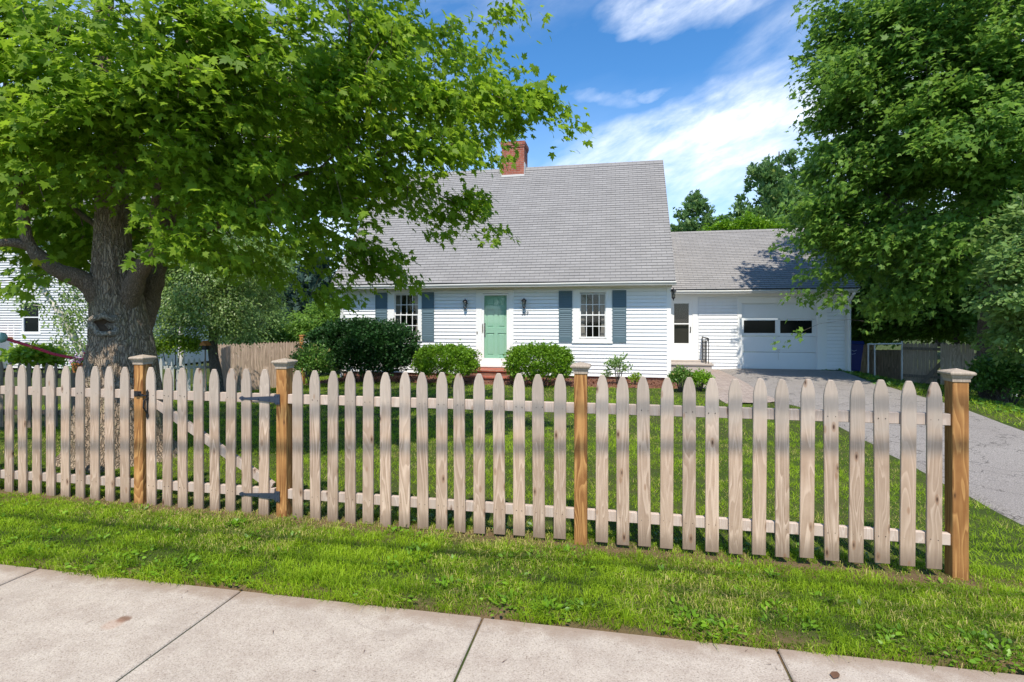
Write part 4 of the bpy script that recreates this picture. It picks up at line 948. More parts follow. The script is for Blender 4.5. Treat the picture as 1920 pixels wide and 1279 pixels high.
# dense maple right of the garage
L2 = [LM(1580, 60, 13.5, 1.0, 1.2), LM(1640, 150, 13, 1.5, 1.5), LM(1570, 200, 13.5, .9, .8), LM(1600, 300, 13, 1.2, 1.0), LM(1530, 300, 13.8, .6, .5), LM(1560, 390, 13.8, .9, .8), LM(1650, 420, 13, 1.2, 1.1), LM(1590, 480, 13.6, .9, .55), LM(1555, 530, 13.8, .45, .32), LM(1600, 560, 13.8, .6, .45), LM(1540, 540, 13.9, .3, .15),
      LM(1680, 540, 13.5, 1.0, .8), LM(1760, 480, 12.8, 1.2, .9), LM(1780, 250, 12, 1.7, 1.4), LM(1850, 100, 12, 1.8, 1.5), LM(1720, 30, 12.5, 1.5, 1.3), LM(1900, 330, 12, 1.3, 1.2), LM(1800, 420, 12, 1.1, .6), LM(1980, 150, 12.5, 1.9, 2.6), LM(1700, 330, 13.8, 1.2, .9),
      LM(1700, 330, 15.5, 2.6, 3.2, 1.8, .25), LM(1850, 300, 15.5, 2.6, 3.2, 1.8, .25), (Vector((8.2, 14.4, 10.5)), 3.6, 3.4, 2.2, .35), LM(1525, 505, 13.6, .8, .55), LM(1550, 425, 13.4, .9, .6), LM(1530, 370, 13.4, .8, .6), LM(1585, 440, 13.2, 1.0, .7), LM(1570, 560, 13.6, .75, .5), (Vector((5.9, 15.3, 6.3)), 1.0, 1.2, 1.4, .6)]
tree('dense_maple', 'tall dense dark green maple overhanging the garage and driveway', (9.0, 14.8, gz(9, 14.8)), (8.6, 14.6, 11.5), .32, L2, 43, LEAF_MAPLE_S, 'leaf_dense', 26, .38, .15, 'bark_grey', droop=.55, step=.7, scat=.6, clump=7, cr=.26, marg=.34)
# light leafy small tree at the right edge, closer
tree('young_tree', 'pale green leafy young tree at the right edge of the driveway', at(1945, 790, 10.4), at(1950, 420, 10.4), .07,
     [LM(1895, 470, 10.2, .5, .6), LM(1910, 560, 10.2, .55, .6), LM(1960, 440, 10.4, .9, .9), LM(1872, 430, 10.4, .3, .35), LM(1910, 640, 10.3, .40, .40), LM(1990, 600, 10.3, 1.0, 1.0), LM(1910, 600, 11, .6, .5), LM(1940, 520, 11, .8, .7)], 110, LEAF_OVAL, 'leaf_pale', 24, .25, .13, 'bark_grey', droop=.5, clump=5, cr=.2, scat=.6, marg=.2)
tree('understory_tree', 'shaded leafy understory tree behind the brown board fence', at(1800, 720, 17), at(1790, 480, 17), .10,
     [LM(1700, 590, 18, 1.3, .8), LM(1800, 560, 17.5, 1.6, 1.2), LM(1870, 590, 16, 1.0, .9), LM(1640, 560, 19, 1.6, 1.2), LM(1760, 480, 18, 2.2, 1.6), LM(1620, 618, 21.5, 1.3, .55), LM(1690, 605, 20, 1.5, .5), LM(1760, 600, 19, 1.4, .5), LM(1835, 610, 18.5, 1.0, .5)], 42, LEAF_OVAL, 'leaf_dense', 28, .4, .19, 'bark_grey', droop=.5, step=.8)
# pines behind the garage
def pine(label, x, Z, ytop, lumps, grp='pines beyond the garage', name='pine_tree', m='needle_pine', dens=13, per=13, size=.36, rad=.34):
    b = at(x, 600, Z); b.z = -1.2; tp = at(x, ytop, Z)
    return tree(name, label, b, tp, .22, lumps, dens, LEAF_TUFT, m, per, rad, size, 'bark_grey', grp, droop=-.5, flat=.4, upn=.3, scat=.8, step=1.4, clump=3, cr=.30, marg=.15, extra=(0, 0, .9))
pine('slim dark pine standing alone behind the garage roof', 1303, 38, 358, [LM(1305, 375, 38, .7, .55), LM(1300, 395, 38, 1.0, .7), LM(1312, 412, 38, 1.0, .6), LM(1282, 390, 38, .35, .25), LM(1322, 392, 38, .3, .4), LM(1290, 428, 38, 1.3, .6), LM(1300, 460, 38, 2.0, 1.2)])
pine('small rounded pine between the slim pine and the tall one', 1352, 40, 402, [LM(1352, 415, 40, .7, .35), LM(1345, 430, 40, 1.4, .6), LM(1375, 415, 40, .5, .3), LM(1350, 460, 40, 2.4, 1.2)])
pine('tallest pine behind the garage beside the dense maple', 1465, 34, 285, [LM(1490, 300, 34, .8, .6), LM(1455, 330, 34, 1.5, .9), LM(1420, 322, 34, .25, .4), LM(1425, 350, 34, .7, .7), LM(1470, 380, 34, 2.2, 1.2), LM(1400, 392, 34, .9, .5), LM(1510, 330, 34, 1.2, 1.2), LM(1440, 420, 34, 2.2, .9), LM(1470, 480, 34, 3.5, 1.8), LM(1540, 420, 34, 2, 2)])
tree('lime_shrub', 'yellow green shrubby tree showing low above the garage ridge', at(1385, 600, 28) - Vector((0, 0, 1.8)), at(1385, 440, 28), .1, [LM(1360, 432, 28, .8, .35), LM(1400, 428, 28, .9, .4), LM(1440, 432, 28, .8, .35), LM(1400, 470, 28, 2.0, .9)], 30, LEAF_DIAM, 'leaf_boxwood', 30, .4, .22, 'bark_grey', droop=.2)
# left background
tree('weeping_birch', 'grey stemmed birch with fine drooping foliage behind the gate', at(408, 740, 13.2), at(385, 470, 13.2), .15, [LM(380, 560, 12.8, 1.0, .9), LM(320, 590, 12.8, .55, .75), LM(440, 590, 13, .75, .6), LM(350, 480, 13.2, 1.2, .9), LM(450, 500, 13.5, 1.2, .8), LM(310, 520, 12.8, .5, .7), LM(500, 560, 14, .4, .5)], 78, LEAF_DIAM, 'leaf_birch', 34, .3, .075, 'bark_grey', droop=1.3, scat=.6)
tree('white_birch', 'white barked birch leaning left in front of the neighbouring house', at(196, 712, 11.5), at(-10, 410, 11.2), .095, [LM(135, 600, 11.3, .5, .7, .3, 1.0), LM(150, 550, 11.3, .35, .5, .3, 1.0), LM(110, 655, 11.3, .5, .25, .3, 1.0), LM(165, 640, 11.3, .2, .4, .3, 1.0), LM(60, 560, 11.2, .5, .3, .3, .7), LM(100, 500, 11.2, .7, .4, .4, .8), LM(20, 400, 11, 1.2, .9, 1, .5)], 60, LEAF_DIAM, 'leaf_birch', 22, .25, .08, 'bark_birch', droop=1.2, scat=.6)
tree('white_birch', 'upright white birch stem seen through foliage right of the big trunk', at(335, 720, 16), at(333, 300, 16), .10, [LM(333, 430, 16, 1.5, 1.2), LM(310, 520, 16, .8, .8)], 30, LEAF_DIAM, 'leaf_birch', 26, .35, .10, 'bark_birch', droop=1.0)
pine('dark blue spruce between the birches and the house', 590, 27, 500, [LM(590, 530, 27, .8, .5), LM(575, 560, 27, 1.7, .7), LM(590, 590, 27, 2.2, .8), LM(560, 620, 27, 2.4, .8), LM(520, 545, 27, .9, .3), LM(500, 570, 27, 1.0, .4), LM(600, 500, 27, .5, .5)], None, 'spruce_tree', 'needle_spruce', 30, 26, .36, .5)
tree('round_tree', 'light green rounded tree left of the dark spruce', at(480, 700, 20), at(480, 560, 20), .12, [LM(470, 590, 20, 1.1, .7), LM(500, 600, 20, .6, .5), LM(450, 560, 20, 1.0, .8), LM(465, 630, 20, 1.2, .6)], 50, LEAF_DIAM, 'leaf_pale', 28, .35, .13, 'bark_grey')
tree('hedge_tree', 'mid green bushy tree behind the board fence left of the house', at(600, 700, 22), at(600, 620, 22), .12, [LM(540, 625, 22, 1.2, .5), LM(600, 615, 22, 1.4, .7), LM(640, 600, 22, 1.2, .9), LM(570, 640, 22, 1.5, .5), LM(500, 640, 22, 1.5, .5)], 44, LEAF_DIAM, 'leaf_dense', 28, .4, .16, 'bark_grey')
tree('backdrop_tree', 'tall green tree far behind the big maple trunk', at(330, 700, 34), at(330, 300, 34), .3, [LM(330, 520, 34, 4, 3), LM(450, 500, 34, 3.5, 2.5), LM(250, 450, 34, 4, 3.5), LM(400, 380, 34, 3.5, 3)], 10, LEAF_DIAM, 'leaf_dense', 40, .8, .3, 'bark_grey', step=1.5)
tree('backdrop_tree', 'tall green tree behind the neighbouring house, left edge', at(60, 700, 36), at(60, 300, 36), .3, [LM(60, 330, 36, 5, 3.5), LM(200, 380, 36, 4, 3.5), LM(-80, 380, 36, 4, 3.5)], 9, LEAF_DIAM, 'leaf_dense', 40, .8, .3, 'bark_grey', step=1.5)
tree('backdrop_tree', 'broad green tree far beyond the rear board fence on the right', at(1760, 650, 30), at(1740, 420, 30), .3, [LM(1700, 520, 30, 4, 3), LM(1850, 500, 30, 4, 3.5), LM(1620, 500, 30, 2.5, 2.5)], 10, LEAF_DIAM, 'leaf_dense', 40, .8, .3, 'bark_grey', step=1.5)

# ------------------------------------------------------------------ shrubs
def shrub(name, label, c, rx, ry, rz, n, tpl, leaf_m, per, rad, size, cat_='shrub', group=None, flat=.5, droop=-.3, box=2.6, bite=.35, stems=6, scat=.7, under=.25):
    c = Vector(c); root = thing(name, (c.x, c.y, gz(c.x, c.y)), label, cat_, group)
    d = nrm(rng.normal(size=(n, 3))); d[:, 2] = np.where(d[:, 2] < -under, -d[:, 2] * .6, d[:, 2])
    q = (np.abs(d) ** box).sum(1) ** (1 / box); d = d / q[:, None]
    wob = np.array([1 + bite * .35 * mn.noise(Vector((x * 2.2 + c.x, y * 2.2, z * 2.2))) for x, y, z in d])
    r = (1 - bite * rng.random(n) ** 2.2) * wob; cen = np.array(c)[None] + d * r[:, None] * np.array([[rx, ry, rz]])
    mb = MB(); zb = gz(c.x, c.y)
    for k in range(stems):
        a = rnd.uniform(0, 6.28); e = c + Vector((math.cos(a) * rx * .6, math.sin(a) * ry * .6, rnd.uniform(-.1, .5) * rz)); b = Vector((c.x + math.cos(a) * rx * .12, c.y + math.sin(a) * ry * .12, zb - .02))
        mb.tube([b, b.lerp(e, .5) + Vector((0, 0, .05)), e], [.022, .016, .006], 6)
    mb.build('stem', 'bark_grey', root, True, loc=-root.location)
    sprays('foliage', cen, np.array(c), tpl, leaf_m, per, rad, size, root, droop, flat, .6, scat, (0, 0, .6)).location = -root.location
    return root
shrub('yew_bush', 'large dark yew bush below the left window', at(679, 652, 15.9), 1.62, .75, .68, 1300, LEAF_TUFT, 'leaf_yew', 26, .15, .085, box=3.0, bite=.55, under=.85, stems=12)
shrub('boxwood_bush', 'rounded bright green bush left of the front steps', at(836, 680, 15.2), .84, .62, .42, 520, LEAF_TUFT, 'leaf_boxwood', 24, .11, .065, group='rounded bushes beside the front steps', box=2.5, bite=.35, under=.75, stems=3)
shrub('boxwood_bush', 'rounded bright green bush right of the front steps', at(1010, 682, 14.9), .90, .62, .46, 560, LEAF_TUFT, 'leaf_boxwood', 24, .11, .065, group='rounded bushes beside the front steps', box=2.5, bite=.35, under=.75, stems=3)
shrub('sapling_bush', 'thin open little shrub against the clapboards right of the window', at(1160, 690, 14.9), .30, .22, .34, 46, LEAF_OVAL, 'leaf_pale', 14, .12, .075, box=2, bite=.8)
shrub('sapling_bush', 'low sprig of leaves left of the thin open shrub', at(1138, 705, 14.9), .18, .15, .09, 14, LEAF_OVAL, 'leaf_pale', 12, .09, .06, box=2, bite=.8, stems=3)
shrub('perennial_plant', 'small yellow green plant in the bark bed', at(1192, 712, 14.9), .16, .14, .12, 22, LEAF_OVAL, 'leaf_lime', 12, .08, .07, cat_='plant', box=2, stems=2)
shrub('perennial_plant', 'yellow green plant under the left rounded bush', at(846, 716, 14.6), .13, .12, .20, 22, LEAF_OVAL, 'leaf_lime', 12, .08, .07, cat_='plant', box=2, stems=2)
shrub('garden_bush', 'mixed light and dark leafy bush at the left end of the yew', at(585, 690, 14.8), .52, .45, .55, 190, LEAF_OVAL, 'leaf_rose', 20, .16, .085, box=2.0, bite=.6)
shrub('low_bush', 'low olive green bush in front of the stone stoop, left one', at(1276, 712, 13.6), .26, .26, .25, 130, LEAF_OVAL, 'leaf_rose', 18, .09, .06, box=2.2, bite=.4)
shrub('low_bush', 'low olive green bush in front of the stone stoop, right one', at(1312, 716, 13.6), .27, .26, .22, 130, LEAF_OVAL, 'leaf_boxwood', 18, .09, .06, box=2.2, bite=.4)
shrub('leafy_bush', 'large shaded bush past the corner post beside the driveway', at(1892, 722, 12.2), .68, .6, .60, 330, LEAF_OVAL, 'leaf_ivy', 20, .18, .095, box=2.2, bite=.5)
shrub('leafy_bush', 'tall leafy bush between the board gate and the driveway edge', at(1935, 690, 12.6), .75, .7, .9, 330, LEAF_OVAL, 'leaf_dense', 20, .2, .10, box=2.2, bite=.5)
shrub('leafy_bush', 'bright leafy bush overhanging the end of the brown board fence', at(1862, 640, 15.5), .45, .4, .5, 150, LEAF_OVAL, 'leaf_pale', 20, .18, .095, box=2.2, bite=.5)
shrub('garden_plant', 'yellow green garden plants behind the far left pickets', at(62, 672, 9.0), .42, .3, .16, 60, LEAF_OVAL, 'leaf_lime', 12, .12, .14, cat_='plant', box=2, stems=2, droop=.4)
shrub('lime_shrub', 'lime green shrub showing over the far pickets right of the trunk', at(330, 655, 13.0), .55, .4, .22, 110, LEAF_DIAM, 'leaf_lime', 22, .16, .09, cat_='plant', box=2.2, stems=3)

# ------------------------------------------------------------------ background fences and gates
def board_fence(name, label, a, b, h, pitch, bw, mat_, kind='point', zoff=0, rails=True, tilt=0, cat_='fence', thick=.02):
    a, b = Vector(a), Vector(b); d = b - a; L = math.hypot(d.x, d.y); ang = math.atan2(d.y, d.x); root = thing(name, (a.x, a.y, a.z), label, cat_, None, ang)
    n = int(L / pitch); sl_ = (b.z - a.z) / L; hw = bw / 2
    def one(i):
        x = pitch * (i + .5); zz = sl_ * x + rnd.uniform(-.01, .01); w_ = hw * rnd.uniform(.9, 1.02)
        if kind == 'point': o = [(-w_, 0), (w_, 0), (w_, h - .05), (w_ * .15, h), (-w_ * .15, h), (-w_, h - .05)]
        elif kind == 'flat': o = [(-w_, 0), (w_, 0), (w_, h), (-w_, h)]
        else: o = [(-w_, 0), (w_, 0), (w_, h - .10), (w_ * .6, h - .03), (w_ * .2, h), (-w_ * .2, h), (-w_ * .6, h - .03), (-w_, h - .10)]
        return [(x + u, zz + v) for u, v in o]
    for i in range(min(n, 100)):
        mb = MB(); j = rnd.uniform(0, .008); mb.prism(one(i), -thick + j, 0 + j, 'y'); mb.build('board' if kind != 'round' else 'picket', mat_, root)
    if rails:
        for z in (h * .22, h * .80):
            mb = MB(); mb.v = [(0, .012, z - .035), (L, .012, z - .035 + sl_ * L), (L, .05, z - .035 + sl_ * L), (0, .05, z - .035), (0, .012, z + .035), (L, .012, z + .035 + sl_ * L), (L, .05, z + .035 + sl_ * L), (0, .05, z + .035)]
            mb.f = [(0, 3, 2, 1), (4, 5, 6, 7), (0, 1, 5, 4), (1, 2, 6, 5), (2, 3, 7, 6), (3, 0, 4, 7)]; mb.mi = [0] * 6; mb.build('rail', mat_, root)
    return root, ang
def gp(x, ytop, Z, h): p = at(x, ytop, Z); p.z -= h; return p
board_fence('stockade_fence', 'tall weathered board fence left of the house with rough pointed boards', gp(405, 645, 16.2, 1.5), gp(562, 640, 17.4, 1.5), 1.5, .085, .082, 'stockade_wood')
r_, a_ = board_fence('stockade_fence', 'brown end panel of boards beside the grey birch trunk', gp(414, 655, 15.6, 1.35), gp(432, 645, 16.0, 1.4), 1.4, .08, .078, 'brown_wood')
mb = MB(); mb.box(-.06, .06, -.06, .06, 0, 1.75); mb.box(-.075, .075, -.075, .075, 1.75, 1.79)
fp = mb.build('fence_post', 'post_wood'); pp = gp(567, 628, 17.3, 1.79); fp.location = pp; tag(fp, 'light wood square post at the house end of the tall board fence', 'post')
mb = MB(); mb.box(-.03, .35, -.02, .0, 1.2, 1.7); mb.build('board', 'white_picket_wood', fp)
board_fence('rear_picket_fence', 'old grey picket fence seen beyond the gate', gp(285, 672, 12.5, 1.1), gp(398, 672, 13.3, 1.1), 1.1, .115, .06, 'white_picket_wood', 'round')
board_fence('rear_picket_fence', 'dark brown low picket fence behind the left fence run', gp(-60, 676, 7.6, .95), gp(185, 684, 8.2, .95), .95, .105, .05, 'grey_wood', 'round')
board_fence('rear_picket_fence', 'pale picket fence half hidden by bushes at the right edge', gp(1838, 682, 15, 1.1), gp(1905, 680, 14, 1.1), 1.1, .13, .07, 'white_picket_wood', 'round')
board_fence('rear_board_fence', 'greyish board fence behind the blue bin', gp(1575, 643, 20.5, 1.5), gp(1640, 644, 20.0, 1.5), 1.5, .10, .096, 'stockade_wood')
board_fence('rear_board_fence', 'lower board panel with crossrails beside the white pipe frame', gp(1630, 656, 18.8, 1.3), gp(1691, 656, 17.6, 1.3), 1.3, .10, .096, 'stockade_wood', 'flat', rails=False)
r_, a_ = board_fence('rear_board_fence', 'brown board fence run at the end of the driveway, right of the gate', gp(1763, 643, 16.6, 1.6), gp(1830, 645, 16.0, 1.6), 1.6, .10, .096, 'brown_wood')
r_, a_ = board_fence('board_gate', 'brown board gate with one diagonal brace behind the corner post', gp(1692, 643, 17.4, 1.55), gp(1764, 643, 16.7, 1.55), 1.55, .10, .097, 'brown_wood', 'point', rails=False, cat_='gate')
Lg = 1.42
for z in (.50, 1.38): mb = MB(); mb.box(0, Lg, -.06, -.022, z - .045, z + .045); mb.build('rail', 'grey_wood', r_)
mb = MB(); mb.prism([(.32, .10), (.45, .10), (1.36, 1.34), (1.22, 1.34)], -.095, -.062, 'y'); mb.build('brace', 'grey_wood', r_)
pf = thing('pipe_frame', gp(1628, 645, 16.6, 1.35), 'white pipe frame standing in front of the low board panel', 'frame'); b0 = pf.location.copy(); e0 = gp(1691, 644, 16.6, 1.35) - b0; m0 = gp(1640, 645, 16.6, 1.35) - b0
for v, top in ((Vector((0, 0, 0)), 1.36), (m0, 1.36), (e0, 1.42)): mb = MB(); mb.tube([v + Vector((0, 0, -.1)), v + Vector((0, 0, top))], .022, 8); mb.build('upright', 'pipe_white', pf)
mb = MB(); mb.tube([Vector((-.02, 0, 1.34)), e0 + Vector((.02, 0, 1.34))], .026, 8); mb.build('crossbar', 'pipe_white', pf)
# blue bin
bp = at(1585, 700, 18.3); bn = thing('recycling_bin', (7.62, 19.35, gz(7.6, 19.3)), 'dark blue wheeled bin beside the garage corner', 'bin', rz=R(-15))
mb = MB(); w0, w1, hh = .22, .30, .92
for z, w_ in ((.06, w0), (.55, w1 - .04), (hh, w1)): mb.v += [(-w_, -w_ * 1.1, z), (w_, -w_ * 1.1, z), (w_, w_ * 1.1, z), (-w_, w_ * 1.1, z)]
for i in range(2):
    for k in range(4): j = (k + 1) % 4; mb.f.append((i * 4 + k, i * 4 + j, i * 4 + 4 + j, i * 4 + 4 + k)); mb.mi.append(0)
mb.f.append((3, 2, 1, 0)); mb.mi.append(0); mb.build('body', 'bin_blue', bn, bev=.01)
mb = MB(); mb.prism([(-.36, .92), (.36, .92), (.36, .95), (.20, 1.02), (-.20, 1.03), (-.38, .95)], -.32, .32, 'x'); mb.build('lid', 'bin_blue', bn, bev=.01)
for x in (-.2, .2): mb = MB(); mb.tube([(x - .03, .26, .10), (x + .03, .26, .10)], .10, 16); mb.build('wheel', 'black_metal', bn)
mb = MB(); mb.tube([(-.10, -.298, .70), (-.04, -.300, .74), (.04, -.300, .70), (.11, -.300, .74)], .012, 6); mb.tube([(-.08, -.292, .62), (0, -.290, .60), (.08, -.292, .63)], .010, 6); mb.tube([(-.13, -.294, .66), (-.05, -.294, .67)], .010, 6); mb.build('emblem', 'logo_pale', bn)

# ------------------------------------------------------------------ neighbouring house
nh0 = at(-140, 690, 25.5); nh1 = at(262, 690, 24.5); ang = math.atan2(nh1.y - nh0.y, nh1.x - nh0.x); NL = math.hypot(nh1.x - nh0.x, nh1.y - nh0.y)
nh = thing('neighbouring_house', (nh0.x, nh0.y, -.6), 'pale grey clapboard house behind the leaning white birch', 'house', rz=ang)
def nx(x): p = at(x, 600, 25.0); v = p - nh0; return v.x * math.cos(ang) + v.y * math.sin(ang)
wx0, wx1 = nx(44), nx(75); wz0, wz1 = 1.65 - .022 * 25 + .6, 1.65 + .032 * 25 + .6
mb = MB(); wall_with_holes(mb, 0, NL, 0, 6.2, 0, .15, [(wx0, wx1, wz0, wz1)]); laps(mb, 0, NL, .0, 6.1, 0, .118, .045, holes=[(wx0 - .05, wx1 + .05, wz0 - .05, wz1 + .05)]); mb.box(0, .15, .15, 8, 0, 6.2); mb.box(NL - .15, NL, .15, 8, 0, 6.2); mb.box(.15, NL - .15, 7.85, 8, 0, 6.2); mb.build('wall', 'grey_siding', nh)
mb = MB(); mb.prism([(-.4, 6.1), (4, 8.9), (8.4, 6.1), (8.4, 6.3), (4, 9.1), (-.4, 6.3)], -.3, NL + .3, 'x'); mb.build('roof', 'shingle_far', nh)
mb = MB()
mb.box(wx0 - .10, wx0, -.03, .03, wz0 - .1, wz1 + .1); mb.box(wx1, wx1 + .10, -.03, .03, wz0 - .1, wz1 + .1); mb.box(wx0, wx1, -.03, .03, wz1, wz1 + .1); mb.box(wx0 - .13, wx1 + .13, -.05, .03, wz0 - .12, wz0); zm = (wz0 + wz1) / 2; mb.box(wx0, wx1, .0, .03, zm - .025, zm + .025)
nw = mb.build('window', 'white_trim', nh); mb = MB(); mb.box(wx0, wx1, .04, .05, wz0, wz1); mb.build('pane', 'glass_dark', nw)
mb = MB()
for x in (nx(12), nx(24), nx(40)): mb.box(x - .03, x + .03, -.03, .0, 0, 2.0 if x < nx(30) else 6.1)
mb.build('corner_board', 'white_trim', nh)
mb = MB(); mb.box(nx(-30), nx(20), -1.2, .0, 0, 1.35); bh = mb.build('bulkhead', 'grey_siding', nh); mb = MB(); mb.box(nx(-32), nx(22), -1.25, .0, 1.35, 1.45); mb.build('cover', 'terracotta', bh)

# ------------------------------------------------------------------ garden pieces behind the left fence
gp_ = thing('garden_pole', at(100, 700, 7.3), 'pink red pole sloping down from a pale blue ball behind the left pickets', 'pole'); L0 = gp_.location.copy()
P = [at(0, 632, 7.0), at(30, 641, 7.05), at(60, 650, 7.1), at(100, 664, 7.2), at(140, 672, 7.3), at(165, 678, 7.35)]
mb = MB(); mb.tube([p - L0 for p in P], .019, 10); mb.build('pole', 'red_paint', gp_)
mb = MB(); c = at(2, 633, 6.98) - L0; mb.lathe(c, [(.001, -.07), (.04, -.06), (.06, -.03), (.068, 0), (.06, .03), (.04, .06), (.001, .07)], 16); mb.build('ball', 'pale_ball', gp_, True)
mb = MB(); q = P[2] - L0; mb.tube([q - Vector((.01, 0, .0)), q + Vector((.03, 0, -.01))], .026, 10); q = P[4] - L0; mb.tube([q, q + Vector((.1, .01, -.02))], .024, 10); mb.build('wrap', 'terracotta', gp_)
mb = MB(); mb.tube([P[-1] - L0, Vector(P[-1] - L0) + Vector((0, 0, -.95))], .02, 8); mb.tube([P[0] - L0, Vector(P[0] - L0) + Vector((-.8, 0, .1))], .02, 8); mb.build('support', 'pale_ball', gp_)
for k, (x, m_) in enumerate(((145, 'petal_pale'), (165, 'petal_pink'))):
    c = at(x, 690, 7.0); fpz = thing('flower_pot', (c.x, c.y, c.z), ('terracotta pot with pale violet flowers at the foot of the red pole', 'terracotta pot with bright pink flowers next to the big trunk')[k], 'flower pot')
    mb = MB(); mb.lathe((0, 0, 0), [(.001, -.06), (.045, -.06), (.062, .04), (.068, .04), (.068, .065), (.055, .065), (.05, .03)], 16); mb.build('pot', 'terracotta', fpz)
    mb = MB(); mb.tube([(0, 0, -.06), (0, 0, -.75)], .015, 6); mb.build('stand', 'grey_wood', fpz)
    n = 60; pos = rng.normal(0, .04, (n, 3)) + np.array([[0, 0, .10]]); leaves('flowers', LEAF_OVAL, pos, rng.normal(size=(n, 3)), rng.normal(size=(n, 3)), rng.uniform(.03, .05, n), rng.random(n), rng.random(n), m_, fpz)
    pos = rng.normal(0, .045, (n, 3)) + np.array([[0, 0, .05]]); leaves('foliage', LEAF_OVAL, pos, rng.normal(size=(n, 3)), rng.normal(size=(n, 3)), rng.uniform(.04, .06, n), rng.random(n), rng.random(n), 'leaf_rose', fpz)
bf = thing('bird_feeder', at(385, 655, 12.6), 'small dark bird feeder with a pinkish roof in the birch', 'feeder')
mb = MB(); mb.box(-.07, .07, -.07, .07, -.01, .0); mb.box(-.05, .05, -.05, .05, .0, .09); mb.build('box', 'black_metal', bf)
mb = MB(); mb.prism([(-.10, .09), (.10, .09), (0, .20)], -.09, .09, 'y'); mb.build('roof', 'terracotta', bf); mb = MB(); mb.tube([(0, 0, -.01), (0, 0, -1.6)], .015, 6); mb.build('pole', 'grey_wood', bf)

# dead leaf and twigs on the pavement
mb = MB(); lfp = at(1567, 1268, 1.65 / .668)
pos = np.array([[lfp.x - .02, lfp.y - .03, .006]]); o = leaves('dead_leaf', LEAF_OVAL, pos, np.array([[.5, .85, .05]]), np.array([[0, .1, 1]]), np.array([.075]), np.array([.5]), np.array([.5]), 'copper'); tag(o, 'dark red dead leaf lying on the pavement slab', 'leaf')
n = 300; pos = np.stack([rng.uniform(-4, 2.2, n), rng.uniform(1.5, 2.85, n), np.full(n, .003)], 1)
o = leaves('pavement_litter', LEAF_NEEDLE, pos, np.stack([rng.normal(size=n), rng.normal(size=n), np.full(n, .02)], 1), np.array([[0, 0, 1.0]]) + rng.normal(size=(n, 3)) * .1, rng.uniform(.008, .04, n) * rng.choice([.5, .7, 1.3], n), rng.random(n), rng.random(n), 'copper'); tag(o, 'tiny twigs and grass clippings scattered over the pavement', 'litter', kind='stuff')

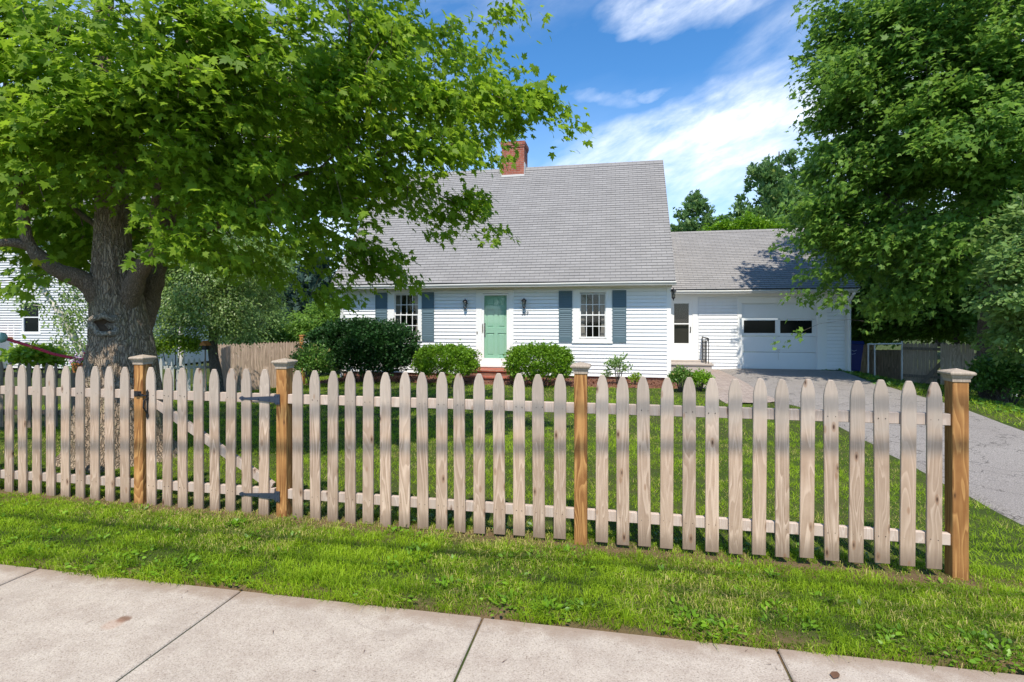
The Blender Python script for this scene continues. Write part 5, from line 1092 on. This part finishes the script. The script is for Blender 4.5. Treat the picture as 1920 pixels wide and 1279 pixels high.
# ------------------------------------------------------------------ grass
def vnoise(x, y, s, seed=0):
    return np.array([mn.noise(Vector((a * s + seed, b * s - seed, seed * .37))) for a, b in zip(x, y)])
gx = np.linspace(-16, 16, 161); gy = np.linspace(2, 26, 121)
GZ = np.array([[gz(a, b) for a in gx] for b in gy])
def zof(x, y):
    i = np.clip((x + 16) / .2, 0, 159.999); j = np.clip((y - 2) / .2, 0, 119.999); i0 = i.astype(int); j0 = j.astype(int); fi = i - i0; fj = j - j0
    return GZ[j0, i0] * (1 - fi) * (1 - fj) + GZ[j0, i0 + 1] * fi * (1 - fj) + GZ[j0 + 1, i0] * (1 - fi) * fj + GZ[j0 + 1, i0 + 1] * fi * fj
def blades(n, x0, x1, y0, y1, h, wd, seg, near=False):
    x = rng.uniform(x0, x1, n); y = rng.uniform(y0, y1, n); k1 = np.zeros(n)
    # coarse noise tables for patches
    tx = np.arange(-17, 17, .25); ty = np.arange(2, 26, .25)
    def tab(s, seed):
        T_ = np.array([[mn.noise(Vector((a * s + seed, b * s, seed))) for a in tx] for b in ty]); return T_[np.clip(((y - 2) / .25).astype(int), 0, len(ty) - 1), np.clip(((x + 17) / .25).astype(int), 0, len(tx) - 1)]
    A_ = tab(.9, 3.1); B_ = tab(2.6, 8.7)
    ex = np.arange(-9, 6, .03); ev = np.array([mn.noise(Vector((q * 2.1, 1.5, 0))) * 1.1 + mn.noise(Vector((q * 7, 4.5, 0))) * .8 for q in ex])
    def tabf(x): return np.interp(x, ex, ev)
    cx_ = np.arange(-9, 6, .05); cy_ = np.arange(2.7, 8.2, .05)
    C__ = np.array([[mn.noise(Vector((a * 6.5, b * 6.5, 7.7))) for a in cx_] for b in cy_])
    Cn = C__[np.clip(((y - 2.7) / .05).astype(int), 0, len(cy_) - 1), np.clip(((x + 9) / .05).astype(int), 0, len(cx_) - 1)]
    # outside: driveway, walkway, bed, trunk
    sl_left = np.interp(y, [2.9, 4, 5.05, 6.7, 9.25, 11.3, 12.4, 15.3, 18.6], [3.05, 3.2, 3.27, 3.32, 3.48, 3.6, 3.4, 3.35, 3.2]) + .06 * B_
    sl_right = np.interp(y, [2.9, 5, 9.25, 11.3, 15.3, 18.6], [5.4, 5.65, 6.0, 6.4, 6.6, 7.1]) - .06 * B_
    bad = (x > sl_left) & (x < sl_right)
    bad |= (x > 2.3) & (x < 3.4) & (y > 12.4) & (y < 18.6)
    bad |= (y > 14.8) & (x > -9.3) & (x < 1.65)
    E_ = tabf(x); edge = 2.90 + .05 * E_ - .04 * np.maximum(0, B_)
    bad |= y < edge
    dirt = np.abs(y - 3.93) < .10 + .10 * B_
    bad |= dirt & (rng.random(n) < .62) & (x < 2.3)
    bad |= (np.hypot(x + 5.6, y - 5.2) < .62)
    bad |= (Cn < -.28) & (rng.random(n) < .35)
    k = ~bad; x, y, A_, B_, Cn = x[k], y[k], A_[k], B_[k], Cn[k]; n = len(x); dirt = dirt[k]
    z = zof(x, y); z = np.where(y < 2.98, -.012, z)
    hh = h * rng.uniform(.45, 1.3, n) * (1 + .4 * B_ + .2 * A_ + .7 * Cn) * np.where(dirt, .8, 1)
    if near: hh *= np.where(y < 3.05, 1.0 + 1.1 * np.clip(tabf(x * 1.7), 0, 1), 1.0) * np.where(x < -3.4, .8, 1)
    a = rng.uniform(0, 2 * np.pi, n); lean = rng.uniform(.2, 1.35, n); d = np.stack([np.cos(a), np.sin(a), np.zeros(n)], 1)
    if near:
        ov = (y < 3.02)[:, None] * np.array([[0, -.7, 0]]); d = nrm(d + ov)
    b = rng.uniform(0, 2 * np.pi, n); sd_ = np.stack([np.cos(b), np.sin(b), np.zeros(n)], 1) * (wd * rng.uniform(.7, 1.3, n))[:, None]
    base = np.stack([x, y, z - .004], 1); up = np.array([[0, 0, 1.0]])
    mid = base + up * (hh * .6)[:, None] + d * (hh * lean * .28)[:, None]; tipp = base + up * (hh * np.maximum(.25, 1 - .5 * lean))[:, None] + d * (hh * lean * 1.0)[:, None]
    if seg == 2:
        V = np.stack([base - sd_ * .5, base + sd_ * .5, mid - sd_ * .42, mid + sd_ * .42, tipp], 1); T_ = np.array([(0, 1, 3), (0, 3, 2), (2, 3, 4)])
    else: V = np.stack([base - sd_ * .5, base + sd_ * .5, tipp], 1); T_ = np.array([(0, 1, 2)])
    F = T_[None] + (np.arange(n) * V.shape[1])[:, None, None]
    tr = np.clip(.45 + .9 * A_ + .5 * B_ + .8 * Cn + rng.normal(0, .24, n), 0, 1); straw = np.clip(rng.random(n) * .80 + .22 * np.clip(-A_ * 2.6 + B_ * 1.2, -.5, 1) + dirt * .15 + (.05 if near else 0), 0, 1)
    tint = np.ones((n, V.shape[1], 4)); tint[:, :, 0] = tr[:, None]; tint[:, :, 1] = straw[:, None]
    return V.reshape(-1, 3), F.reshape(-1, 3), tint.reshape(-1, 4)
parts = [blades(170000, -7.0, 4.6, 2.80, 4.15, .050, .0044, 2, True), blades(160000, -8.5, 3.5, 4.1, 8.0, .050, .0065, 1), blades(95000, -12, 4, 8.0, 15.2, .06, .011, 1), blades(26000, 5.3, 11, 5, 19, .09, .014, 1), blades(16000, -15, -9, 13, 20, .08, .014, 1)]
o = 0; V = []; F = []; T_ = []
for v, f, t in parts: V.append(v); F.append(f + o); T_.append(t); o += len(v)
gr = big_mesh('grass', np.concatenate(V), np.concatenate(F), 'blade_grass', None, np.concatenate(T_)); tag(gr, 'green lawn grass with straw patches on both sides of the picket fence', 'grass', kind='stuff')
# broad-leaved weeds along the pavement and under the fence
def weeds(name, label, spots, m, size):
    P = []; T1 = []; N1 = []
    for (x, y, r, k) in spots:
        p = rng.normal(0, r, (k, 2)) + np.array([[x, y]]); p[:, 1] = np.where(p[:, 1] < 2.90, 2.90 + np.abs(p[:, 1] - 2.90) * .5, p[:, 1]); z = zof(p[:, 0], p[:, 1]); z = np.where(p[:, 1] < 2.98, .0, z); P.append(np.stack([p[:, 0], p[:, 1], z + rng.uniform(.003, .032, k)], 1))
        d = p - np.array([[x, y]]) + rng.normal(0, .03, (k, 2)); T1.append(np.stack([d[:, 0], d[:, 1], np.full(k, .03)], 1)); N1.append(np.array([[0, 0, 1.0]]) + rng.normal(0, .35, (k, 3)))
    P = np.concatenate(P); n = len(P); o = leaves(name, LEAF_OVAL, P, np.concatenate(T1), np.concatenate(N1), rng.uniform(.6, 1.3, n) * size, rng.random(n), rng.random(n) * .9, m)
    return tag(o, label, 'weeds', kind='stuff')
def gpix(x, y): Z = 1650 / (y - 600); p = at(x, y, Z); return p.x, p.y
sp_ = [(*gpix(x, y), r, k) for x, y, r, k in [(205, 1062, .12, 130), (310, 1075, .10, 90), (60, 1035, .08, 40), (950, 1135, .05, 50), (1030, 1150, .07, 110), (1290, 1170, .07, 110), (1360, 1185, .06, 50), (790, 1035, .05, 24), (1010, 1055, .06, 26), (1880, 1230, .10, 110), (560, 980, .05, 26), (300, 940, .03, 16), (1780, 1225, .08, 50), (90, 925, .06, 40), (720, 1120, .07, 40), (430, 1095, .08, 50)]]
sp_ += [(rng.uniform(-5.5, 2.6), rng.uniform(2.98, 3.85), rng.uniform(.02, .05), int(rng.uniform(8, 26))) for _ in range(70)]
weeds('clover', 'low broad leaved weeds along the pavement edge', sp_, 'leaf_boxwood', .034)
sp_ = [(rng.uniform(6.7, 8.6), rng.uniform(14.5, 19.5), .2, 60) for _ in range(26)] + [(rng.uniform(7.0, 9.5), rng.uniform(11, 14), .25, 60) for _ in range(14)]
weeds('ivy', 'dark green ground cover between the driveway and the board gate', sp_, 'leaf_ivy', .13)
sp_ = [(rng.uniform(-9, -6), rng.uniform(14.2, 15.6), .15, 40) for _ in range(14)] + [(x, 4.05 + rng.uniform(0, .12), .05, 12) for x in rng.uniform(-3, 2.2, 26)]
weeds('ground_cover', 'small leafy growth at the foot of the fence and under the yew', sp_, 'leaf_ivy', .04)

# ------------------------------------------------------------------ overhead cables behind the camera, whose shadows fall across the pickets and verge
cb = thing('overhead_cables', (0, -.6, 0), 'dark overhead cables strung along the road behind the viewer', 'cables')
def cable(z, zh, th, r):
    k = (z - zh) / math.tan(SUN_EL) * math.cos(SUN_AZ); t = th - k; mb = MB()
    mb.tube([(s, t + .03 * s + .6, z + .0009 * s * s) for s in range(-30, 31, 3)], r, 8); o = mb.build('cable', 'cable_rubber', cb); return t
for z, zh, th, r in ((6.6, .70, 3.93, .020), (7.0, .98, 3.93, .014), (6.4, 0, 3.62, .019), (6.9, 0, 3.35, .015), (7.3, 0, 3.1, .012)): cable(z, zh, th, r)
